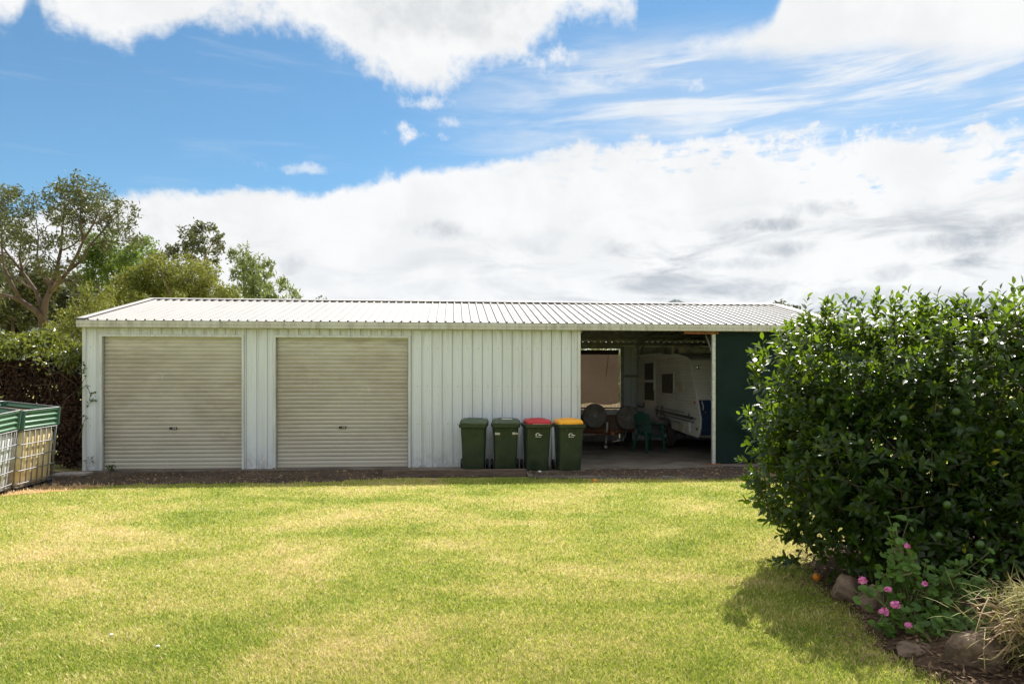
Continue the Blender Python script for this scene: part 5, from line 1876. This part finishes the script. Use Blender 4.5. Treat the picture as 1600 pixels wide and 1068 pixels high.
    f = (j + 0.4) / np.repeat(k, k)
    a = j * 2.4 + np.repeat(rng.uniform(0, 6.28, ns), k)
    sd, nr = frames(D, rng)
    radial = sd[idx] * np.cos(a)[:, None] + nr[idx] * np.sin(a)[:, None]
    d = unit(radial * (1.0 - 0.45 * f)[:, None] + D[idx] * (0.35 + 0.75 * f)[:, None] + rng.normal(0, 0.16, radial.shape))
    C = S[idx] + D[idx] * (f * np.repeat(ln, k))[:, None]
    n = len(C)
    L = rng.uniform(0.068, 0.125, n) * (1 - 0.25 * f)
    W = L * rng.uniform(0.40, 0.52, n)
    up = unit(D[idx] + rng.normal(0, 0.25, radial.shape) + np.array([0, 0, 0.4]))
    ls = unit(np.cross(up, d))
    lu = np.cross(d, ls)
    fold = rng.uniform(0.05, 0.25, n)
    curl = rng.uniform(0.0, 0.28, n)
    cols = []
    for q in range(8):
        fx = (0, .33, .33, .33, .70, .70, .70, 1.0)[q]
        fy = (0, .46, 0, -.46, .39, 0, -.39, 0)[q]
        up_ = np.where(abs(fy) > 0, fold * W, 0) - curl * fx * fx * L
        cols.append(C + d * (L * fx)[:, None] + ls * (W * fy)[:, None] + lu * up_[:, None])
    V = np.stack(cols, axis=1)
    tint = np.clip(rng.normal(0.40, 0.22, n) + 0.30 * (np.repeat(ln, k) > 0.14) * f, 0, 0.95)
    tint[rng.random(n) < 0.004] = 1.0
    # the leaves that show largest become leaves of their own
    cam_p = np.array([0, 0, EYE])
    dist = np.linalg.norm(C - cam_p, axis=1)
    uu = C[:, 0] / C[:, 1]
    face = np.abs(np.einsum('ij,ij->i', unit(C - cam_p), lu))
    outer = np.ones(n, bool)
    score = L * W * (0.25 + face) / dist ** 2 * (1 + 0.5 * (rng.random(n))) * np.where(dist < 5.9 + 1.3 * (uu < 0.5), 1, 0.3)
    score[(uu > 0.70) | (C[:, 2] < 0.45)] = 0
    # spread the picks over the whole bush
    cell = (np.floor(uu * 16) * 100 + np.floor((C[:, 2] - EYE) / C[:, 1] * 16)).astype(int)
    cnt, picks = {}, []
    near = {}
    for i in np.argsort(dist):
        near.setdefault(cell[i], dist[i])
    for i in np.argsort(-score):
        c = cell[i]
        if dist[i] > near[c] + 0.18: continue
        if cnt.get(c, 0) < 4:
            cnt[c] = cnt.get(c, 0) + 1
            picks.append(i)
        if len(picks) == 300: break
    mask = np.ones(n, bool)
    mask[picks] = False
    o = link('foliage', np_mesh('foliage', (V[mask] - B).reshape(-1, 3), 8, M_citrus, tint[mask], faces=LEAF8), None, t)
    o['kind'] = 'stuff'
    protos = []
    for q in range(8):
        me = np_mesh('leaf', leaf_pts(1.0, 0.46, 0.05 + 0.03 * q, 0.03 * q), 8, M_citrus, [0.15 + 0.1 * q], faces=LEAF8)
        protos.append(me)
    for i in picks:
        o = bpy.data.objects.new('leaf', protos[int(min(7, max(0, (tint[i] - 0.1) / 0.1)))])
        COL.objects.link(o)
        o.parent = t
        mtx = Matrix((Vector(d[i]), Vector(ls[i]), Vector(lu[i]))).transposed().to_4x4()
        o.matrix_basis = Matrix.Translation(Vector(C[i] - B)) @ mtx @ Matrix.Diagonal((L[i], L[i], L[i], 1))
    # wood
    wood = MB()
    for q in range(5):
        a0 = q * 1.25
        P = branch_path([0.05 * math.cos(a0), 0.05 * math.sin(a0), -0.15], [0.35 * math.cos(a0), 0.35 * math.sin(a0), 0.75], rng, wig=0.1, n=6)
        wood.tube([Vector(p) for p in P], [0.06, 0.055, 0.05, 0.045, 0.04, 0.035], 8)
        for (cx, cy, cz, rx, ry, rz) in lobes:
            if rng.random() < 0.55:
                e = np.array([cx, cy, cz]) - B + rng.normal(0, 0.25, 3)
                Q = branch_path(P[rng.integers(2, 6)], e, rng, wig=0.1, n=6)
                wood.tube([Vector(p) for p in Q], [0.028, 0.024, 0.02, 0.016, 0.012, 0.008], 6)
    sel = rng.permutation(ns)[:900]
    for i in sel:
        e = S[i] + D[i] * ln[i]
        s0 = S[i] - D[i] * 0.18 + rng.normal(0, 0.03, 3)
        wood.tube([Vector(s0 - B), Vector(S[i] - B), Vector(e - B)], [0.005, 0.0035, 0.002], 4, False)
    wood.build('trunk', M_citbark, t, smooth='all')
    # fruit
    fm = MB().lathe([(0.004, -0.034), (0.02, -0.030), (0.031, -0.015), (0.034, 0.0), (0.031, 0.015), (0.02, 0.029), (0.006, 0.033)], n=16).mesh('fruit', M_fruit, 'all')
    for px, py, Yf, s in ((1267, 559, 6.15, 1.0), (1282, 627, 6.0, 1.0), (1412, 654, 5.55, 1.0), (1494, 643, 5.4, 1.0), (1480, 788, 5.35, 1.05), (1562, 678, 5.35, 1.1), (1531, 850, 5.2, 1.1), (1295, 576, 6.0, 0.9), (1530, 592, 5.5, 0.9),
                          (1465, 512, 5.7, 0.9), (1236, 693, 6.15, 0.9), (1467, 836, 5.2, 0.9), (1345, 690, 5.7, 0.9), (1563, 560, 5.5, 0.9)):
        p = at(px, py, Yf)
        o = link('fruit', fm, None, t, p - base, (rng.uniform(-.4, .4), rng.uniform(-.4, .4), rng.uniform(0, 6)))
        o.scale = (s * 0.85, s * 0.85, s * 0.88)


citrus()


# ------------------------------------------------------------------ geraniums
def disc_leaf_mesh(tint):
    n = 14
    vs = [(0.10, 0, 0)]
    for i in range(n):
        a = -2.75 + 5.5 * i / (n - 1)
        r = 0.5 * (1 + 0.07 * math.cos(a * 7)) * (1 - 0.05 * abs(a) / 2.7)
        vs.append((0.10 + r * math.cos(a), r * math.sin(a) * 1.05, 0.10 * (r * 2) ** 2 + 0.04 * math.cos(a * 5)))
    V = np.array(vs)
    return np_mesh('leaf', V, n + 1, M_ger, [tint], faces=[(0, i, i + 1) for i in range(1, n)])


def geranium(name, label, base, stems, nleaf, flowers, seed):
    rng = np.random.default_rng(seed)
    base = Vector(base)
    B = np.array(base)
    t = empty(name, base, 0, label, 'flowering plant', 'geraniums under the citrus bush')
    protos = [disc_leaf_mesh(0.1 + 0.2 * q) for q in range(5)]
    st = MB()
    tops = []
    for (px, py, Yd, r) in stems:
        e = np.array(at(px, py, Yd)) - B
        a = np.array([e[0] * 0.45 + rng.normal(0, 0.08), e[1] * 0.5, -0.02])
        P = branch_path(a, e, rng, wig=0.12, n=6)
        st.tube([Vector(p) for p in P], [0.009, 0.0085, 0.008, 0.007, 0.006, 0.005], 6)
        tops.append((P, r))
    tot = sum(r for _, r in tops)
    for P, r in tops:
        k = int(nleaf * r / tot)
        for i in range(k):
            q = P[min(5, int(rng.integers(3, 7)))] + rng.normal(0, 1, 3) * r * np.array([0.55, 0.45, 0.5])
            if q[2] + B[2] < 0.05: q[2] = 0.06 + rng.random() * 0.05 - B[2] + bed_h(q[0] + B[0], q[1] + B[1])
            out = unit((q - P[-1] + np.array([0, 0, 0.02]) + rng.normal(0, 0.03, 3))[None])[0]
            nrm = unit((np.array([0.05, -0.35, 0.85]) + rng.normal(0, 0.38, 3))[None])[0]
            dx = unit((out - nrm * out.dot(nrm))[None])[0]
            dy = np.cross(nrm, dx)
            s = rng.uniform(0.038, 0.072)
            o = bpy.data.objects.new('leaf', protos[int(rng.integers(0, 5))])
            COL.objects.link(o)
            o.parent = t
            o.matrix_basis = Matrix.Translation(Vector(q)) @ Matrix((Vector(dx), Vector(dy), Vector(nrm))).transposed().to_4x4() @ Matrix.Diagonal((s, s, s, 1))
            if rng.random() < 0.5:
                s0 = P[int(rng.integers(2, 6))]
                st.tube([Vector(s0), Vector((s0 + q) / 2 + np.array([0, 0, 0.01])), Vector(q)], 0.0025, 4, False)
    for (px, py, Yd, r) in flowers:
        c = np.array(at(px, py, Yd)) - B
        s0 = min((P[-1] for P, _ in tops), key=lambda q: np.linalg.norm(q - c))
        st.tube([Vector(s0), Vector((s0 + c) / 2 + np.array([0, 0, 0.02])), Vector(c)], 0.003, 5, False)
        n = int(10 + 900 * r)
        dd = rand_dirs(n, rng)
        dd[:, 2] = np.abs(dd[:, 2]) * 0.9 - 0.15
        C = c + unit(dd) * r * rng.uniform(0.55, 1.0, (n, 1))
        V = []
        for q in range(n):
            m = frames(unit(dd[q][None] + rng.normal(0, 0.3, (1, 3))), rng)
            s_, nn = m[0][0], m[1][0]
            for a in range(5):
                an = a * 1.2566
                u = s_ * math.cos(an) + nn * math.sin(an)
                w = -s_ * math.sin(an) + nn * math.cos(an)
                h = unit(dd[q][None])[0]
                V += [C[q], C[q] + u * 0.010 + w * 0.0065 + h * 0.003, C[q] + u * 0.017 + h * 0.004, C[q] + u * 0.010 - w * 0.0065 + h * 0.003]
        link('flower_head', np_mesh('flower_head', np.array(V), 4, M_pink), None, t)
    st.build('stems', M_gstem, t, smooth='all')


geranium('geranium', 'pink-flowered geranium in front of the citrus bush', (2.86, 5.15, 0.03),
         [(1360, 925, 5.1, 0.10), (1410, 965, 5.0, 0.11), (1530, 985, 4.75, 0.12), (1500, 1000, 4.7, 0.11), (1460, 1005, 4.75, 0.10), (1385, 990, 4.95, 0.09), (1440, 985, 4.9, 0.12), (1470, 960, 5.0, 0.12), (1430, 920, 5.1, 0.11), (1480, 1000, 4.85, 0.10), (1510, 965, 4.9, 0.11), (1455, 935, 5.1, 0.12), (1395, 940, 5.1, 0.10)],
         290, [(1348, 907, 5.0, 0.024), (1388, 921, 4.95, 0.015), (1381, 956, 4.85, 0.028), (1399, 945, 4.85, 0.025), (1419, 976, 4.8, 0.014), (1446, 912, 4.95, 0.010)], 81)
geranium('geranium', 'tall leggy geranium growing up into the citrus bush', (3.05, 5.45, 0.10),
         [(1400, 825, 5.3, 0.10), (1395, 855, 5.25, 0.11), (1412, 875, 5.2, 0.12), (1450, 930, 5.1, 0.14), (1520, 930, 5.0, 0.14), (1490, 925, 5.05, 0.13), (1385, 895, 5.2, 0.12), (1428, 880, 5.1, 0.09), (1425, 895, 5.05, 0.09), (1475, 905, 5.1, 0.09), (1510, 880, 5.05, 0.11), (1500, 895, 5.0, 0.10), (1405, 850, 5.3, 0.09), (1530, 900, 5.0, 0.09)],
         290, [(1417, 853, 5.1, 0.013)], 82)


# ------------------------------------------------------------------ dry tussock, rocks, litter, odds and ends
def tussock():
    rng = np.random.default_rng(91)
    base = Vector((3.22, 4.25, 0.14))
    t = empty('dry_grass_tussock', base, 0, 'straggly dry grass tussock at the right edge of the lawn', 'grass tussock')
    m = MB()
    V, tint = [], []
    for i in range(2600):
        a = rng.uniform(0, 2 * math.pi)
        rr = abs(rng.normal(0, 0.17))
        b = np.array([rr * math.cos(a), rr * math.sin(a) * 0.8, rng.uniform(0.0, 0.42)])
        d = np.array([math.cos(a) * rng.uniform(0.1, 0.9) + rng.normal(0, 0.65), math.sin(a) * rng.uniform(0.1, 0.8) + rng.normal(0, 0.65), rng.uniform(-0.2, 1.2)])
        d = d / np.linalg.norm(d)
        L = rng.uniform(0.06, 0.24)
        sag = rng.uniform(-0.1, 0.5)
        w = rng.uniform(0.0018, 0.0035)
        s = np.cross(d, [0, 0, 1]); s = s / (np.linalg.norm(s) + 1e-6)
        P = [b + d * L * f - np.array([0, 0, sag * L * f * f]) for f in (0, 0.4, 0.75, 1.0)]
        V += [P[0] - s * w, P[0] + s * w, P[1] + s * w, P[2] + s * w * 0.7, P[3], P[2] - s * w * 0.7, P[1] - s * w]
        tint.append(np.clip(rng.normal(0.48, 0.33), 0, 1))
    o = link('blades', np_mesh('blades', np.array(V), 7, M_tuss, tint, faces=[(0, 1, 2, 6), (6, 2, 3, 5), (5, 3, 4)]), None, t)
    o['kind'] = 'stuff'
    for i in range(90):
        a = rng.uniform(0, 2 * math.pi)
        b = np.array([0.15 * math.cos(a), 0.12 * math.sin(a), rng.uniform(0.1, 0.35)])
        e = np.array([rng.uniform(0.2, 0.45) * math.cos(a) - 0.05, rng.uniform(0.15, 0.4) * math.sin(a), rng.uniform(-0.03, 0.35)])
        P = branch_path(b, e, rng, wig=0.2, n=6)
        m.tube([Vector(p) for p in P], [0.006, 0.006, 0.005, 0.005, 0.004, 0.002], 5, False)
    o = m.build('runners', M_root, t, smooth='all')
    o['kind'] = 'stuff'


tussock()


def rock(loc, size, seed, label, rz=0.0):
    me = bpy.data.meshes.new('rock')
    bm = bmesh.new()
    bmesh.ops.create_icosphere(bm, subdivisions=4, radius=1.0)
    rng = np.random.default_rng(seed)
    pl = unit(rng.normal(size=(9, 3)))
    off = rng.uniform(0.62, 0.9, 9)
    ph = rng.uniform(0, 6, 6)
    for v in bm.verts:
        p = np.array(v.co)
        for n_, o_ in zip(pl, off):
            dd = p @ n_ - o_
            if dd > 0: p = p - n_ * dd * 0.92
        k = 1 + 0.03 * math.sin(p[0] * 7 + ph[0]) * math.sin(p[1] * 6 + ph[1]) + 0.02 * math.sin(p[2] * 13 + ph[2] + p[0] * 9)
        v.co = Vector(p * k * np.array(size))
    bm.to_mesh(me)
    bm.free()
    me.polygons.foreach_set('use_smooth', [True] * len(me.polygons))
    me.set_sharp_from_angle(angle=R(30))
    o = link('rock', me, M_rock, None, loc, (0, 0, rz))
    return tag(o, label, 'rock', 'rocks edging the garden bed')


rock((2.78, 5.85, 0.10), (0.15, 0.12, 0.14), 1, 'brown rock leaning at the edge of the bed beside the topmost pink flower', 0.5)
rock((2.84, 5.55, 0.10), (0.13, 0.12, 0.13), 2, 'smaller brown rock half hidden by the pink-flowered geranium', 1.1)
rock((2.93, 4.42, 0.09), (0.20, 0.17, 0.20), 3, 'large pale brown rock under the dry grass tussock', 0.2)
rock((2.72, 4.72, 0.03), (0.20, 0.12, 0.055), 4, 'flat reddish brown rock lying on the soil beside the tussock', 0.3)
rock((3.3, 3.95, 0.08), (0.16, 0.13, 0.13), 5, 'brown rock in the bottom right corner', 0.9)


def litter():
    rng = np.random.default_rng(95)
    n = 16000
    x, y = rng.uniform(2.2, 6, n), rng.uniform(3.4, 8.2, n)
    P = np.column_stack([x, y])
    db = poly_dist(P, BED)
    ins = in_poly(P, BED)
    keep = ins | (rng.random(n) < np.exp(-db / 0.16) * 0.9)
    P, db, ins = P[keep], db[keep], ins[keep]
    n = len(P)
    z = np.where(ins, 0.016 + 0.17 * (1 - np.exp(-db / 0.45)), 0.014) + rng.random(n) * 0.012
    d = rand_dirs(n, rng)
    d[:, 2] *= 0.25
    V = leaf_quads(np.column_stack([P, z]), unit(d), 0.05 * rng.uniform(0.4, 1.4, n), 0.02 * rng.uniform(0.5, 1.4, n), rng, np.tile([[0.1, 0.1, 1.0]], (n, 1)))
    o = link('leaf_litter', np_mesh('leaf_litter', V, 4, M_litter, rng.random(n)))
    tag(o, 'brown fallen leaves and bark scattered over the garden bed', 'leaf litter', kind='stuff')


litter()


def grit():
    rng = np.random.default_rng(97)
    n = 5200
    u, v = rng.uniform(-2.4, 14.2, n), rng.uniform(-2.1, -0.02, n) ** 1
    P = np.array([[*(SHED0 + SX * float(a) + SY * float(b))[:2]] for a, b in zip(u, v)])
    keep = in_poly(P, APRON) | in_poly(P, [(q.x, q.y) for q in EDGE]) | in_poly(P, [(q.x, q.y) for q in DRIFT])
    P = P[keep]
    n = len(P)
    on = in_poly(P, [(q.x, q.y) for q in SLAB])
    z = np.where(on, 0.047, 0.011)
    r = rng.gamma(2.0, 0.0045, n) + 0.003
    a = rng.uniform(0, 6.28, n)
    V = []
    for k in range(4):
        an = a + k * 1.571
        V.append(np.column_stack([P[:, 0] + r * np.cos(an) * rng.uniform(0.7, 1.3, n), P[:, 1] + r * np.sin(an) * rng.uniform(0.7, 1.3, n), z]))
    V.append(np.column_stack([P, z + r * rng.uniform(0.5, 1.1, n)]))
    o = link('grit', np_mesh('grit', np.stack(V, axis=1).reshape(-1, 3), 5, M_litter, rng.random(n), faces=[(0, 1, 4), (1, 2, 4), (2, 3, 4), (3, 0, 4)]))
    tag(o, 'grit and leaf crumbs on the bare strip in front of the shed', 'grit', kind='stuff')


grit()

om = MB().lathe([(0.004, -0.036), (0.02, -0.032), (0.033, -0.016), (0.036, 0.0), (0.033, 0.016), (0.02, 0.030), (0.007, 0.034), (0.003, 0.032)], n=20).mesh('fallen_orange', M_orange, 'all')
p = at(1276, 903, 6.45)
tag(link('fallen_orange', om, None, None, (p.x, 6.45, 0.042), (0.7, 0.3, 0)), 'fallen orange lying on the shaded lawn by the citrus bush', 'orange')
p = at(930, 754, 12.85)
tag(link('fallen_orange', om, None, None, (p.x, 12.85, 0.040), (0.2, 1.0, 0)), 'fallen orange at the edge of the lawn in front of the yellow-lidded bin', 'orange')

# curled dry leaf near the sleeper, white stones in the lawn
v = []
for (c, rz, s) in (((-1.42, 12.78, 0.03), 0.3, 1.0),):
    m = MB()
    for k in range(5):
        a = k * 1.25 + 0.4
        e = Vector((math.cos(a), math.sin(a) * 0.7, 0.35 + 0.15 * (k % 2))) * 0.10
        w = Vector((-math.sin(a), math.cos(a), 0)) * 0.028
        m.add([(0, 0, 0), e * 0.5 + w + Vector((0, 0, 0.02)), e, e * 0.5 - w + Vector((0, 0, 0.02)), e * 0.5 + Vector((0, 0, -0.004))], [(0, 1, 4), (0, 4, 3), (1, 2, 4), (4, 2, 3)])
    o = m.build('dry_leaf', simple('pale_dry_leaf', (0.52, 0.38, 0.27), 0.85, var=0.3, scale=30), None, loc=c, rot=(0, 0, rz))
    tag(o, 'curled dry leaf on the lawn in front of the timber sleeper', 'dry leaf')
for px, py, lab in ((174, 996, 'small white stone in the lawn at the lower left'), (246, 1014, 'white stone in the lawn, nearest the bottom left'), (1211, 802, 'small white scrap on the lawn beside the citrus bush')):
    Yg = EYE * FPX / (py - HOR)
    p = at(px, py, Yg)
    me = bpy.data.meshes.new('white_stone')
    bm = bmesh.new()
    bmesh.ops.create_icosphere(bm, subdivisions=2, radius=0.011)
    rr = random.Random(px)
    for vv in bm.verts: vv.co = Vector((vv.co.x * 1.3, vv.co.y, vv.co.z * 0.8)) * rr.uniform(0.85, 1.1)
    bm.to_mesh(me)
    bm.free()
    tag(link('white_stone', me, M_white, None, (p.x, Yg, 0.024)), lab, 'stone', 'white stones in the lawn')

# ------------------------------------------------------------------ haze
def build_haze():
    o = MB().bx(-5600, 5600, -60, 5600, -1.0, 530).build('haze', None)
    m = bpy.data.materials.new('air_haze')
    m.use_nodes = True
    nt = m.node_tree
    nt.nodes.clear()
    v = nt.nodes.new('ShaderNodeVolumePrincipled')
    v.inputs['Color'].default_value = (0.75, 0.86, 1.0, 1)
    v.inputs['Density'].default_value = 0.000028
    v.inputs['Anisotropy'].default_value = 0.2
    out = nt.nodes.new('ShaderNodeOutputMaterial')
    nt.links.new(v.outputs[0], out.inputs['Volume'])
    o.data.materials.append(m)
    tag(o, 'thin blue haze in the air over the land', 'haze', kind='stuff')


build_haze()
